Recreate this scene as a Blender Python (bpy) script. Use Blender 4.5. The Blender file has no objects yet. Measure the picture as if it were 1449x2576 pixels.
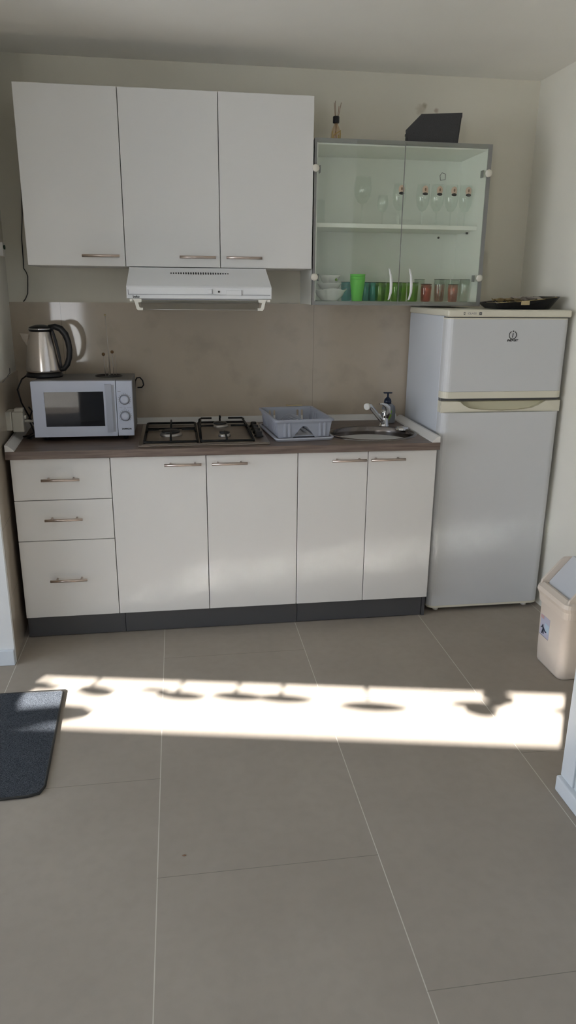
import bpy, bmesh, math, random
from mathutils import Vector, Matrix
random.seed(7)
C = bpy.context.scene.collection
PI = math.pi

# ------------------------------------------------------------------ materials
def mat(name, col, rough=.5, metal=0., spec=.5, coat=0., sub=None, bump=0., bscale=40., var=0., vscale=3., ior=1.45):
    m = bpy.data.materials.new(name); m.use_nodes = True
    nt = m.node_tree; b = nt.nodes['Principled BSDF']
    b.inputs['Base Color'].default_value = (*col, 1); b.inputs['Roughness'].default_value = rough
    b.inputs['Metallic'].default_value = metal; b.inputs['Specular IOR Level'].default_value = spec
    b.inputs['Coat Weight'].default_value = coat; b.inputs['IOR'].default_value = ior
    tc = nt.nodes.new('ShaderNodeTexCoord')
    if var:
        n = nt.nodes.new('ShaderNodeTexNoise'); n.inputs['Scale'].default_value = vscale; n.inputs['Detail'].default_value = 5
        nt.links.new(tc.outputs['Object'], n.inputs['Vector'])
        r = nt.nodes.new('ShaderNodeMapRange'); r.inputs[1].default_value = .3; r.inputs[2].default_value = .7
        r.inputs[3].default_value = 1 - var; r.inputs[4].default_value = 1 + var
        nt.links.new(n.outputs['Fac'], r.inputs[0])
        mx = nt.nodes.new('ShaderNodeMix'); mx.data_type = 'RGBA'; mx.blend_type = 'MULTIPLY'; mx.inputs[0].default_value = 1
        mx.inputs[6].default_value = (*col, 1)
        nt.links.new(r.outputs[0], mx.inputs[7]); nt.links.new(mx.outputs[2], b.inputs['Base Color'])
    if bump:
        n = nt.nodes.new('ShaderNodeTexNoise'); n.inputs['Scale'].default_value = bscale; n.inputs['Detail'].default_value = 4
        nt.links.new(tc.outputs['Object'], n.inputs['Vector'])
        bp = nt.nodes.new('ShaderNodeBump'); bp.inputs['Strength'].default_value = bump; bp.inputs['Distance'].default_value = .003
        nt.links.new(n.outputs['Fac'], bp.inputs['Height']); nt.links.new(bp.outputs['Normal'], b.inputs['Normal'])
    return m

def glass(name, tint, gloss=1., ior=1.5, rough=0.):
    """thin glass: tinted see-through with a Fresnel reflection on top"""
    m = bpy.data.materials.new(name); m.use_nodes = True; nt = m.node_tree
    for n in list(nt.nodes): nt.nodes.remove(n)
    o = nt.nodes.new('ShaderNodeOutputMaterial'); t = nt.nodes.new('ShaderNodeBsdfTransparent'); g = nt.nodes.new('ShaderNodeBsdfGlossy')
    t.inputs[0].default_value = (*tint, 1); g.inputs['Roughness'].default_value = rough; g.inputs[0].default_value = (gloss, gloss, gloss, 1)
    lw = nt.nodes.new('ShaderNodeLayerWeight'); lw.inputs[0].default_value = .5
    pw = nt.nodes.new('ShaderNodeMath'); pw.operation = 'POWER'; nt.links.new(lw.outputs['Facing'], pw.inputs[0]); pw.inputs[1].default_value = 4.
    f = nt.nodes.new('ShaderNodeMath'); f.operation = 'MULTIPLY_ADD'; nt.links.new(pw.outputs[0], f.inputs[0]); f.inputs[1].default_value = .8; f.inputs[2].default_value = .035
    mx = nt.nodes.new('ShaderNodeMixShader')
    nt.links.new(f.outputs[0], mx.inputs[0]); nt.links.new(t.outputs[0], mx.inputs[1]); nt.links.new(g.outputs[0], mx.inputs[2])
    nt.links.new(mx.outputs[0], o.inputs[0]); return m

class NB:
    """tiny node-builder for the procedural surfaces"""
    def __init__(s, name, rough=.5, spec=.5):
        s.m = bpy.data.materials.new(name); s.m.use_nodes = True; s.nt = s.m.node_tree; s.b = s.nt.nodes['Principled BSDF']
        s.b.inputs['Roughness'].default_value = rough; s.b.inputs['Specular IOR Level'].default_value = spec
        s.geo = s.nt.nodes.new('ShaderNodeNewGeometry')
        s.sep = s.nt.nodes.new('ShaderNodeSeparateXYZ'); s.nt.links.new(s.geo.outputs['Position'], s.sep.inputs[0])
        s.x, s.y, s.z = s.sep.outputs
    def _in(s, sock, v):
        if isinstance(v, (int, float)): sock.default_value = v
        else: s.nt.links.new(v, sock)
    def math(s, op, a, b=0., c=0.):
        n = s.nt.nodes.new('ShaderNodeMath'); n.operation = op
        s._in(n.inputs[0], a); s._in(n.inputs[1], b); s._in(n.inputs[2], c); return n.outputs[0]
    def noise(s, scale, detail=4., vec=None, mapping=None):
        n = s.nt.nodes.new('ShaderNodeTexNoise'); n.inputs['Scale'].default_value = scale; n.inputs['Detail'].default_value = detail
        v = vec or s.geo.outputs['Position']
        if mapping:
            mp = s.nt.nodes.new('ShaderNodeMapping'); mp.inputs['Scale'].default_value = mapping; s.nt.links.new(v, mp.inputs[0]); v = mp.outputs[0]
        s.nt.links.new(v, n.inputs['Vector']); return n.outputs['Fac']
    def mix(s, f, a, b):
        n = s.nt.nodes.new('ShaderNodeMix'); n.data_type = 'RGBA'; s._in(n.inputs[0], f)
        for k, v in ((6, a), (7, b)):
            if isinstance(v, tuple): n.inputs[k].default_value = (*v, 1)
            else: s.nt.links.new(v, n.inputs[k])
        return n.outputs[2]
    def rng(s, v, a, b, c=0., d=1., smooth=False):
        n = s.nt.nodes.new('ShaderNodeMapRange'); s.nt.links.new(v, n.inputs[0])
        if smooth: n.interpolation_type = 'SMOOTHSTEP'
        for i, q in enumerate((a, b, c, d)): n.inputs[i + 1].default_value = q
        return n.outputs[0]
    def color(s, c): s.nt.links.new(c, s.b.inputs['Base Color']); return s
    def bump(s, h, strength=.3, dist=.002):
        bp = s.nt.nodes.new('ShaderNodeBump'); bp.inputs['Strength'].default_value = strength; bp.inputs['Distance'].default_value = dist
        s.nt.links.new(h, bp.inputs['Height']); s.nt.links.new(bp.outputs[0], s.b.inputs['Normal'])

# floor: 0.6 x 1.2 m greige porcelain tiles with fine pale joints
def floor_material():
    n = NB('floor_tile', .26, .5)
    u = n.math('DIVIDE', n.math('SUBTRACT', n.x, .592), .6)
    col = n.math('FLOOR', u); fu = n.math('SUBTRACT', u, col)
    du = n.math('MULTIPLY', n.math('MINIMUM', fu, n.math('SUBTRACT', 1., fu)), .6)
    v = n.math('DIVIDE', n.math('ADD', n.math('ADD', n.y, 2.055 + 12.), n.math('MULTIPLY', col, .41)), 1.2)
    fv = n.math('FRACT', v); dv = n.math('MULTIPLY', n.math('MINIMUM', fv, n.math('SUBTRACT', 1., fv)), 1.2)
    ju = n.math('LESS_THAN', du, .0013); jv = n.math('LESS_THAN', dv, .0009)
    base = n.mix(n.rng(n.noise(2.2, 3), .3, .7), (.325, .283, .24), (.365, .322, .275))
    base = n.mix(n.rng(n.noise(28, 3), .4, .7, 0, .12), base, (.22, .2, .175))
    c = n.mix(ju, base, (.56, .52, .46)); c = n.mix(jv, c, (.2, .18, .155))
    n.color(c)
    n.b.inputs['Roughness'].default_value = .5; n.b.inputs['Specular IOR Level'].default_value = .0
    n.b.inputs['Coat Weight'].default_value = .11; n.b.inputs['Coat Roughness'].default_value = .12; n.b.inputs['Coat IOR'].default_value = 1.45
    return n.m

def splash_material():
    n = NB('splash_tile', .07, .5)
    a = n.noise(1.6, 6); b = n.noise(7, 5)
    c = n.mix(n.rng(a, .35, .65), (.47, .40, .315), (.53, .455, .365))
    c = n.mix(n.rng(b, .52, .72, 0, .35), c, (.30, .25, .20))
    u = n.math('FRACT', n.math('DIVIDE', n.math('ADD', n.x, 4.64), 1.2))
    c = n.mix(n.math('LESS_THAN', u, .0014), c, (.28, .24, .19))
    n.color(c); return n.m

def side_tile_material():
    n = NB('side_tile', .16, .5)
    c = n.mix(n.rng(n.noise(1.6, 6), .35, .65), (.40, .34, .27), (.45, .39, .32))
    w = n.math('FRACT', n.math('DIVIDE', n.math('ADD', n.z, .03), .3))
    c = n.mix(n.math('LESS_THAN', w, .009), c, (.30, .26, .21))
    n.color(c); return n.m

def wall_material(name, col):
    n = NB(name, .75, .3)
    c = n.mix(n.rng(n.noise(1.3, 5), .35, .65), tuple(v * .97 for v in col), tuple(min(1, v * 1.03) for v in col))
    n.color(c); n.bump(n.noise(90, 4), .12, .002); return n.m

def back_wall_material():
    n = NB('back_wall_paint', .75, .3)
    c = n.mix(n.rng(n.noise(1.3, 5), .35, .65), (.69, .66, .57), (.73, .70, .61))
    for (sx, sz, sr, sc) in ((1.867, 2.307, .016, (.35, .30, .2)), (1.925, 2.290, .014, (.42, .33, .26)), (1.85, 2.29, .03, (.52, .47, .38))):
        dx = n.math('SUBTRACT', n.x, sx); dz = n.math('SUBTRACT', n.z, sz)
        d = n.math('SQRT', n.math('ADD', n.math('MULTIPLY', dx, dx), n.math('MULTIPLY', dz, dz)))
        d = n.math('ADD', d, n.math('MULTIPLY', n.noise(60, 3), sr * .8))
        c = n.mix(n.rng(d, sr * .6, sr * 1.5, .8, 0., True), c, sc)
    n.color(c); n.bump(n.noise(90, 4), .12, .002); return n.m

def wood_material():
    n = NB('worktop_laminate', .38, .5)
    a = n.noise(5, 8, mapping=(1.2, 24, 24)); b = n.noise(40, 5, mapping=(.6, 12, 12))
    c = n.mix(n.rng(a, .3, .7), (.10, .070, .057), (.215, .163, .135))
    c = n.mix(n.rng(b, .5, .75, 0, .6), c, (.07, .05, .042)); n.color(c)
    n.bump(a, .15, .001); return n.m

def rug_material():
    n = NB('rug_pile', .95, .1)
    c = n.mix(n.rng(n.noise(420, 3), .35, .65), (.022, .027, .036), (.105, .115, .13))
    c = n.mix(n.rng(n.noise(12, 5), .55, .8, 0, .5), c, (.07, .08, .095)); n.color(c)
    n.bump(n.noise(500, 2), .9, .004); return n.m

def brushed(name, col, rough, axis='x'):
    n = NB(name, rough, .5); n.b.inputs['Metallic'].default_value = 1
    s = (2, 120, 120) if axis == 'x' else (120, 120, 2)
    c = n.mix(n.rng(n.noise(6, 3, mapping=s), .3, .7), tuple(v * .88 for v in col), col); n.color(c)
    return n.m

M = dict(
    floor=floor_material(), splash=splash_material(), side_tile=side_tile_material(), back_wall=back_wall_material(),
    wall=wall_material('wall_paint', (.74, .72, .65)), wall_white=wall_material('white_wall_paint', (.72, .73, .73)),
    ceiling=wall_material('ceiling_paint', (.90, .885, .84)), wood=wood_material(), rug=rug_material(),
    skirting=mat('white_skirting', (.64, .68, .72), .35), 
    door=mat('white_laminate', (.70, .69, .67), .3, bump=.03, bscale=300),
    carcass=mat('carcass_board', (.66, .655, .64), .5), edge_dark=mat('dark_gap', (.05, .045, .04), .7),
    plinth=mat('plinth_foil', (.085, .085, .09), .4, .2), handle=brushed('handle_steel', (.62, .52, .46), .28),
    alu=mat('aluminium_frame', (.27, .27, .265), .45, .3), inner=mat('cabinet_inside', (.84, .86, .82), .5), steel=brushed('sink_steel', (.55, .52, .49), .16),
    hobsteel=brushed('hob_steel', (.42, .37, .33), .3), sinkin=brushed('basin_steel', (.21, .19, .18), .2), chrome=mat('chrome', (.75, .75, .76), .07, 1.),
    kettle=brushed('kettle_steel', (.72, .66, .62), .2, 'z'), black=mat('black_plastic', (.012, .012, .014), .3),
    iron=mat('cast_iron', (.006, .006, .006), .5, spec=.3), enamel=mat('hob_cap', (.02, .02, .02), .4),
    burner=mat('burner_alloy', (.5, .48, .46), .35, .9),
    fridge=mat('fridge_white', (.60, .61, .625), .28), fridge_side=mat('fridge_side', (.62, .65, .70), .4, bump=.05, bscale=500),
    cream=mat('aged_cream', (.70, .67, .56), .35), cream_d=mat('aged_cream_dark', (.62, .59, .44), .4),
    ink=mat('black_ink', (.02, .02, .02), .5), grey_ink=mat('grey_ink', (.22, .22, .24), .5),
    hood=mat('hood_white', (.76, .77, .78), .35), bracket=mat('yellowed_white', (.78, .76, .68), .4),
    mw=mat('silver_plastic', (.46, .49, .58), .38, .25), mw_side=mat('microwave_shell', (.20, .195, .19), .45, .3),
    mw_glass=mat('microwave_window', (.004, .005, .009), .03, spec=.3), mw_d=mat('silver_plastic_shade', (.30, .31, .34), .4, .2),
    rack=mat('grey_plastic', (.37, .39, .45), .4), tray=mat('pale_grey_plastic', (.46, .48, .54), .35),
    bin=mat('cream_bin', (.67, .59, .51), .38), flap=mat('white_flap', (.56, .58, .62), .35),
    dark_box=mat('charcoal_plastic', (.03, .03, .031), .5, bump=.4, bscale=200),
    glass=glass('cabinet_glass', (.968, .98, .955)), clear=glass('clear_glass', (.975, .985, .98)),
    teal=glass('teal_glass', (.45, .80, .80)), green=glass('green_glass', (.68, .84, .40)), pink=glass('rose_glass', (.93, .72, .66)), rim=glass('rim_glass', (.45, .47, .46)),
    smoke=glass('pale_tumbler_glass', (.90, .93, .91)), visor=glass('visor_glass', (.80, .80, .78)),
    greenp=mat('green_plastic', (.16, .62, .10), .4), china=mat('white_china', (.78, .78, .77), .18),
    badge=mat('badge_cream', (.70, .52, .42), .5), badge_r=mat('badge_brown', (.28, .16, .10), .5),
    socket=mat('socket_cream', (.50, .47, .40), .45), hinge=mat('hinge_cap', (.72, .69, .60), .35), white=mat('white_plastic', (.80, .79, .75), .4), navy=mat('navy_plastic', (.012, .02, .045), .3),
    soap=glass('soap_bottle_clear', (.62, .64, .68)), soapliq=mat('grey_soap', (.20, .21, .23), .35), label_g=mat('label_green', (.22, .38, .05), .5),
    reed=mat('reed', (.26, .15, .09), .8), straw=mat('straw_yellow', (.42, .30, .07), .8), oil=glass('oil_bottle', (.95, .90, .84)),
    bead=mat('wooden_bead', (.13, .065, .02), .5), wire=mat('wire_steel', (.55, .52, .48), .3, 1.), wire_d=mat('dark_wire', (.09, .085, .08), .4, .8),
    paper=mat('paper', (.66, .62, .58), .8, var=.2, vscale=30), card=mat('tan_card', (.50, .40, .22), .7),
    light_blocker=mat('dark_blocker_cloth', (.07, .07, .075), .9), ground=mat('terrace_paving', (.58, .55, .49), .9, var=.1), sun_blocker=mat('sun_block_cloth', (.5, .48, .44), .9),
    lilac=mat('sticker_lilac', (.42, .42, .52), .4), skyb=mat('sticker_blue', (.40, .52, .62), .4), rose=mat('sticker_rose', (.45, .28, .28), .4),
    gold=mat('gold_rim', (.5, .4, .2), .3, .8), label_grey=mat('grey_mark', (.12, .12, .12), .5),
    greenled=mat('dark_green', (.01, .04, .015), .3),
)

# ------------------------------------------------------------------ mesh helpers
def box(bm, x0, x1, y0, y1, z0, z1, bev=0., seg=2, mi=0, edges=None):
    vs = [bm.verts.new((x, y, z)) for x in (x0, x1) for y in (y0, y1) for z in (z0, z1)]
    q = [(0, 1, 3, 2), (4, 6, 7, 5), (0, 4, 5, 1), (2, 3, 7, 6), (0, 2, 6, 4), (1, 5, 7, 3)]
    fs = [bm.faces.new([vs[i] for i in f]) for f in q]
    for f in fs: f.material_index = mi
    if bev:
        es = list({e for f in fs for e in f.edges})
        if edges == 'z': es = [e for e in es if abs(e.verts[0].co.z - e.verts[1].co.z) > 1e-6 and abs((e.verts[0].co - e.verts[1].co).normalized().z) > .9]
        elif edges == 'zf': es = [e for e in es if abs((e.verts[0].co - e.verts[1].co).normalized().z) > .9 and max(e.verts[0].co.y, e.verts[1].co.y) < (y0 + y1) / 2]
        r = bmesh.ops.bevel(bm, geom=es, offset=bev, segments=seg, profile=.5, affect='EDGES', clamp_overlap=True)
        for f in r['faces']: f.material_index = mi
    return vs

def frame_dir(d):
    d = d.normalized(); a = Vector((0, 0, 1)) if abs(d.z) < .9 else Vector((1, 0, 0))
    u = d.cross(a).normalized(); return u, d.cross(u).normalized()

def tube(bm, pts, r, seg=10, closed=False, mi=0, caps=True):
    pts = [Vector(p) for p in pts]; n = len(pts); rs = r if isinstance(r, (list, tuple)) else [r] * n
    rings = []; pu = None
    for i, p in enumerate(pts):
        if closed: d = pts[(i + 1) % n] - pts[i - 1]
        elif i == 0: d = pts[1] - p
        elif i == n - 1: d = p - pts[i - 1]
        else: d = (pts[i + 1] - p).normalized() + (p - pts[i - 1]).normalized()
        if d.length < 1e-9: d = Vector((0, 0, 1))
        d.normalize()
        if pu is None: u, v = frame_dir(d)
        else:
            u = pu - d * pu.dot(d)
            if u.length < 1e-6: u, v = frame_dir(d)
            u.normalize(); v = d.cross(u)
        pu = u
        rings.append([bm.verts.new(p + (u * math.cos(2 * PI * k / seg) + v * math.sin(2 * PI * k / seg)) * rs[i]) for k in range(seg)])
    for i in range(n if closed else n - 1):
        a, b = rings[i], rings[(i + 1) % n]
        for k in range(seg):
            f = bm.faces.new([a[k], a[(k + 1) % seg], b[(k + 1) % seg], b[k]]); f.material_index = mi; f.smooth = True
    if not closed and caps:
        for rg in (rings[0][::-1], rings[-1]):
            f = bm.faces.new(rg); f.material_index = mi

def cyl(bm, p0, p1, r0, r1=None, seg=24, mi=0): tube(bm, [p0, p1], [r0, r0 if r1 is None else r1], seg, mi=mi)

def lathe(bm, prof, c=(0, 0, 0), seg=32, sx=1., sy=1., mi=0, axis='z'):
    """profile [(r,z)...]; r=0 closes on the axis"""
    c = Vector(c); rings = []
    def P(r, z, k):
        a = 2 * PI * k / seg; x, y = r * math.cos(a) * sx, r * math.sin(a) * sy
        return c + (Vector((x, y, z)) if axis == 'z' else (Vector((x, -z, y)) if axis == 'y' else Vector((z, x, y))))
    for r, z in prof:
        rings.append([bm.verts.new(P(0, z, 0))] if r < 1e-7 else [bm.verts.new(P(r, z, k)) for k in range(seg)])
    for a, b in zip(rings, rings[1:]):
        for k in range(seg):
            k2 = (k + 1) % seg
            if len(a) == 1 and len(b) == 1: continue
            if len(a) == 1: f = bm.faces.new([a[0], b[k2], b[k]])
            elif len(b) == 1: f = bm.faces.new([a[k], a[k2], b[0]])
            else: f = bm.faces.new([a[k], a[k2], b[k2], b[k]])
            f.material_index = mi; f.smooth = True

def plate(bm, outer, holes, a, b, axis='y', mi=0):
    """flat plate with holes: 2-D outlines, extruded from a to b along axis"""
    def P(p, t): return {'y': (p[0], t, p[1]), 'z': (p[0], p[1], t), 'x': (t, p[0], p[1])}[axis]
    loops = [outer] + holes
    for t in (a, b):
        tmp = []
        for lp in loops:
            vs = [bm.verts.new(P(p, t)) for p in lp]
            tmp += [bm.edges.new((vs[i], vs[(i + 1) % len(vs)])) for i in range(len(vs))]
        r = bmesh.ops.triangle_fill(bm, use_beauty=True, use_dissolve=False, edges=tmp)
        for g in r['geom']:
            if isinstance(g, bmesh.types.BMFace): g.material_index = mi
    for lp in loops:
        va = [bm.verts.new(P(p, a)) for p in lp]; vb = [bm.verts.new(P(p, b)) for p in lp]
        for i in range(len(lp)):
            j = (i + 1) % len(lp); f = bm.faces.new([va[i], va[j], vb[j], vb[i]]); f.material_index = mi
    bmesh.ops.remove_doubles(bm, verts=bm.verts, dist=1e-6)

def sphere(bm, c, r, seg=16, mi=0, sz=1.):
    lathe(bm, [(r * math.sin(PI * i / 8) if 0 < i < 8 else 0, -r * sz * math.cos(PI * i / 8)) for i in range(9)], c, seg, mi=mi)

def worldloc(o):
    v = Vector((0, 0, 0))
    while o: v += o.location; o = o.parent
    return v

def obj(name, bm, m, parent=None, local=False, normals=True):
    if parent is not None and not local:
        bmesh.ops.translate(bm, verts=bm.verts, vec=-worldloc(parent))
    if normals: bmesh.ops.recalc_face_normals(bm, faces=bm.faces)
    me = bpy.data.meshes.new(name); bm.to_mesh(me); bm.free()
    for q in (m if isinstance(m, (list, tuple)) else [m]): me.materials.append(q)
    o = bpy.data.objects.new(name, me); C.objects.link(o)
    if parent is not None: o.parent = parent
    return o

def B(): return bmesh.new()

def tag(o, label, cat, group=None, kind=None):
    o['label'] = label
    if cat: o['category'] = cat
    if group: o['group'] = group
    if kind: o['kind'] = kind
    return o

def thing(name, label, cat, loc=(0, 0, 0), rz=0., group=None):
    o = bpy.data.objects.new(name, None); C.objects.link(o); o.empty_display_size = .05
    o.location = loc; o.rotation_euler = (0, 0, rz); return tag(o, label, cat, group)

def struct(name, bm, m, parent=None):
    o = obj(name, bm, m, parent)
    if parent is None: o['kind'] = 'structure'
    return o

def dup(root, loc, label=None, rz=None):
    r = root.copy(); C.objects.link(r); r.location = loc
    if rz is not None: r.rotation_euler = (0, 0, rz)
    if label: r['label'] = label
    for ch in list(root.children):
        c = ch.copy(); C.objects.link(c); c.parent = r
        for g in list(ch.children):
            d = g.copy(); C.objects.link(d); d.parent = c
    return r

def text(name, body, size, loc, m, parent, depth=.0006, shear=0., bold=0., xscale=1., spacing=1.):
    """raised lettering facing -y, centred on loc"""
    cu = bpy.data.curves.new(name, 'FONT'); cu.body = body; cu.size = size; cu.extrude = depth; cu.offset = bold
    cu.align_x = 'CENTER'; cu.align_y = 'CENTER'; cu.shear = shear; cu.space_character = spacing
    t = bpy.data.objects.new(name, cu); C.objects.link(t)
    dg = bpy.context.evaluated_depsgraph_get(); me = bpy.data.meshes.new_from_object(t.evaluated_get(dg))
    bpy.data.objects.remove(t); bm = B(); bm.from_mesh(me); bpy.data.meshes.remove(me)
    for v in bm.verts: v.co = Vector((v.co.x * xscale + loc[0], loc[1] - v.co.z, v.co.y + loc[2]))
    return obj(name, bm, m, parent)

# ------------------------------------------------------------------ the room
K = .60; TF = 1 + .2025 * K; T = .40 * TF      # sun: travels (K, 1, -T)
XR, ZC = 2.427, 2.434
def quadprism(bm, pts, z0, z1, mi=0):
    lo = [bm.verts.new((x, y, z0)) for x, y in pts]; hi = [bm.verts.new((x, y, z1)) for x, y in pts]; n = len(pts)
    fs = [bm.faces.new(lo[::-1]), bm.faces.new(hi)] + [bm.faces.new([lo[i], lo[(i + 1) % n], hi[(i + 1) % n], hi[i]]) for i in range(n)]
    for f in fs: f.material_index = mi
def LY(x, y0=-6.0): return y0 - .2025 * x           # the slanted wall behind the camera
b = B(); box(b, -3.3, 2.55, -7.0, .12, -.12, 0); struct('floor', b, M['floor'])
b = B(); v = [(-3.3, .12), (2.55, .12), (2.55, LY(2.55) - .12), (-3.3, LY(-3.3) - .12)]; quadprism(b, v, ZC, ZC + .12); struct('ceiling', b, M['ceiling'])
b = B(); box(b, -.35, 2.55, 0, .12, 0, ZC); wb = struct('wall_back', b, M['back_wall'])
b = B(); box(b, -.066, 1.86, -.012, 0, .80, 1.422); obj('splash_tiles', b, M['splash'], wb)['label'] = 'beige glazed tile splashback under the cupboards'
b = B(); box(b, XR, XR + .12, -7.0, 0, 0, ZC); struct('wall_right', b, M['wall'])
# niche wall on the left: slightly out of square, tiled below
b = B()
quadprism(b, [(-.066, .0), (-.019, -.80), (-.3, -.80), (-.3, 0)], 0, ZC); wl = struct('wall_left', b, M['wall'])
b = B(); quadprism(b, [(-.066, -.012), (-.058, -.012), (-.012, -.80), (-.02, -.80)], 0, 1.112)
obj('side_tiles', b, M['side_tile'], wl)['label'] = 'beige tile cladding on the niche side'
b = B(); box(b, -3.3, -.012, -.82, -.80, 0, ZC); box(b, -3.3, -.3, -.80, -.70, 0, ZC); struct('wall_left_front', b, M['wall_white'])
b = B(); box(b, -3.3, -.012, -.835, -.82, 0, .068, .003); struct('baseboard_left', b, M['skirting'])
# pier on the right with its skirting
b = B(); box(b, 1.838, XR, -6.6, -1.863, 0, ZC); struct('wall_right_pier', b, M['wall_white'])
b = B(); box(b, 1.812, 1.838, -6.3, -1.863, 0, .052, .004); struct('baseboard_right', b, M['skirting'])
b = B(); box(b, 1.826, 1.838, -1.93, -1.863, .052, 2.1, .003); box(b, 1.830, 1.838, -6.2, -1.934, .052, 2.1, .003); struct('trim_1', b, M['skirting'])
# far left wall with a wide window
WY0, WY1, WZ0, WZ1 = -4.9, -1.3, .35, 2.25
b = B(); plate(b, [(-5.33, 0), (-.7, 0), (-.7, ZC), (-5.33, ZC)], [[(WY0, WZ0), (WY1, WZ0), (WY1, WZ1), (WY0, WZ1)]], -3.3, -3.2, 'x'); struct('wall_left_far', b, M['wall'])
b = B()
for yy in (WY0 + .03, (WY0 + WY1) / 2, WY1 - .03): box(b, -3.29, -3.23, yy - .03, yy + .03, WZ0, WZ1)
for zz in (WZ0 + .03, WZ1 - .03): box(b, -3.29, -3.23, WY0, WY1, zz - .03, zz + .03)
struct('window_1', b, M['white'])
# slanted wall behind the camera with the terrace door opening
OX0, OX1, OZ = -2.85, -.45, 2.078
b = B()
def slant(bm, x0, x1, z0, z1, t=.12, y0=-6.0):
    quadprism(bm, [(x0, LY(x0, y0)), (x1, LY(x1, y0)), (x1, LY(x1, y0) - t), (x0, LY(x0, y0) - t)], z0, z1)
slant(b, -3.3, OX0, 0, ZC); slant(b, OX0, OX1, OZ, ZC); slant(b, OX1, 2.5, 0, ZC); struct('wall_front', b, M['wall'])
b = B(); slant(b, OX0, OX0 + .03, 0, OZ, .05, -6.03); slant(b, OX1 - .012, OX1, 0, OZ, .05, -6.03); struct('door_1', b, M['white'])
# small box high on the left wall, cut by the picture's edge
t = thing('wall_sensor', 'small pale box with a dark lens high on the left niche wall', 'sensor', (-.055, -.14, 1.61))
b = B(); box(b, -.058, -.036, -.17, -.125, 1.615, 1.672, .004); obj('housing', b, M['white'], t)
b = B(); cyl(b, (-.036, -.148, 1.652), (-.030, -.148, 1.652), .009); obj('lens', b, M['greenled'], t)

# ------------------------------------------------------------------ outside: ground, plus an added slab and wall that block the sun
b = B(); box(b, -30, 30, -40, -5.2, -.3, -.14); box(b, -30, -3.31, -5.2, 10, -.3, -.14); struct('ground_outside', b, M['ground'])
b = B()
d0, d1, hz = (2.42 - 1.877) / T, 2.42 / T + .6, 2.42
quadprism(b, [(-9, LY(-9) - d0 * TF), (3, LY(3) - d0 * TF), (3, LY(3) - d1 * TF), (-9, LY(-9) - d1 * TF)], hz, hz + .02)  # added slab, stops the sun except the strip passing before its edge
slab = obj('sun_block_slab', b, M['sun_blocker']); tag(slab, 'added unseen slab outside the door, blocks the low sun', 'sun_blocker')
for (px, py) in ((-8.5, LY(-8.5) - 4.5), (2.5, LY(2.5) - 4.5)):
    b = B(); box(b, px - .04, px + .04, py - .04, py + .04, -.14, hz); obj('slab_post', b, M['white'], slab)
b = B(); box(b, -6.1, -3.31, -5.65, -5.45, -.14, 4.35); struct('wall_sun_block', b, M['wall_white'])  # added unseen wall, keeps direct sun out of the side window

# ------------------------------------------------------------------ added sheet and cut-outs that shape light in the door behind the camera
def light_blocker(xa, xb, label):  # added dark sheet, leaves only a narrow bright gap to be reflected
    blk = thing('door_light_blocker', label, 'light_blocker', ((xa + xb) / 2, LY((xa + xb) / 2), 0))
    b = B(); N = max(20, int((xb - xa) / .02)); xs = [xa + (xb - xa) * i / N for i in range(N + 1)]
    lo = [b.verts.new((x, LY(x) + .05 + .018 * math.sin(i * 1.1), .02)) for i, x in enumerate(xs)]
    hi = [b.verts.new((x, LY(x) + .05 + .012 * math.sin(i * 1.1), 1.80)) for i, x in enumerate(xs)]
    lo2 = [b.verts.new(v.co + Vector((0, .004, 0))) for v in lo]; hi2 = [b.verts.new(v.co + Vector((0, .004, 0))) for v in hi]
    for i in range(N):
        b.faces.new([lo[i], lo[i + 1], hi[i + 1], hi[i]]); b.faces.new([lo2[i], lo2[i + 1], hi2[i + 1], hi2[i]])
        b.faces.new([hi[i], hi[i + 1], hi2[i + 1], hi2[i]])
    obj('blocker_sheet', b, M['light_blocker'], blk)
light_blocker(OX0 - .05, -.86, 'added dark sheet across the terrace door, blocks light out of view')
b = B(); quadprism(b, [(-.54, LY(-.54) + .10), (OX1 + .1, LY(OX1 + .1) + .10), (OX1 + .1, LY(OX1 + .1) + .002), (-.54, LY(-.54) + .002)], 1.81, ZC - .002); struct('sun_block_trim', b, M['wall'])   # added block over the door corner, cuts off the sun strip's right end
# sun geometry: a ray that lands on the floor at (x', y') crosses the door plane at t
def door_pt(xf, yf, dy=.0):
    t = (yf + 6.0 - dy + .2025 * xf) / TF
    return Vector((xf - K * t, yf - t, T * t))
fr = thing('shadow_cutouts', 'added unseen cut-outs under the door lintel that cast the floor shadows', 'shadow_caster', tuple(door_pt(1, -1.13)))  # added cut-outs, shaped back from the floor shadows they cast
def shadow_cutout(pts_floor):
    b = B(); P = [door_pt(*p) for p in pts_floor]
    a = [b.verts.new(p) for p in P]; c = [b.verts.new(p + Vector((0, -.004, 0))) for p in P]; n = len(P)
    b.faces.new(a); b.faces.new(c[::-1])
    for i in range(n): b.faces.new([a[i], a[(i + 1) % n], c[(i + 1) % n], c[i]])
    return b
def far(x): return -.928 - .2025 * x
def blob(x0, x1, off, h, n=16, skew=0.):
    xm, w = (x0 + x1) / 2, (x1 - x0) / 2; out = []
    for i in range(n):
        a = 2 * PI * i / n; x = xm + w * math.cos(a); s = math.sin(a) * (abs(math.sin(a)) ** .3)
        out.append((x, far(x) - off + h * s + skew * math.cos(a)))
    return out
for k, (x0, x1, off, h) in enumerate([(.02, .20, .062, .030), (.26, .41, .082, .042), (.50, .62, .06, .02), (.56, .76, .095, .034), (.77, .99, .085, .034), (.93, 1.16, .09, .034),
                                      (1.24, 1.50, .125, .036), (1.66, 1.86, .085, .028), (1.70, 1.82, .13, .040), (1.80, 1.92, .03, .05), (2.02, 2.25, .11, .03)]):
    obj('shadow_cutout', shadow_cutout(blob(x0, x1, off, h)), M['light_blocker'], fr)
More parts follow.
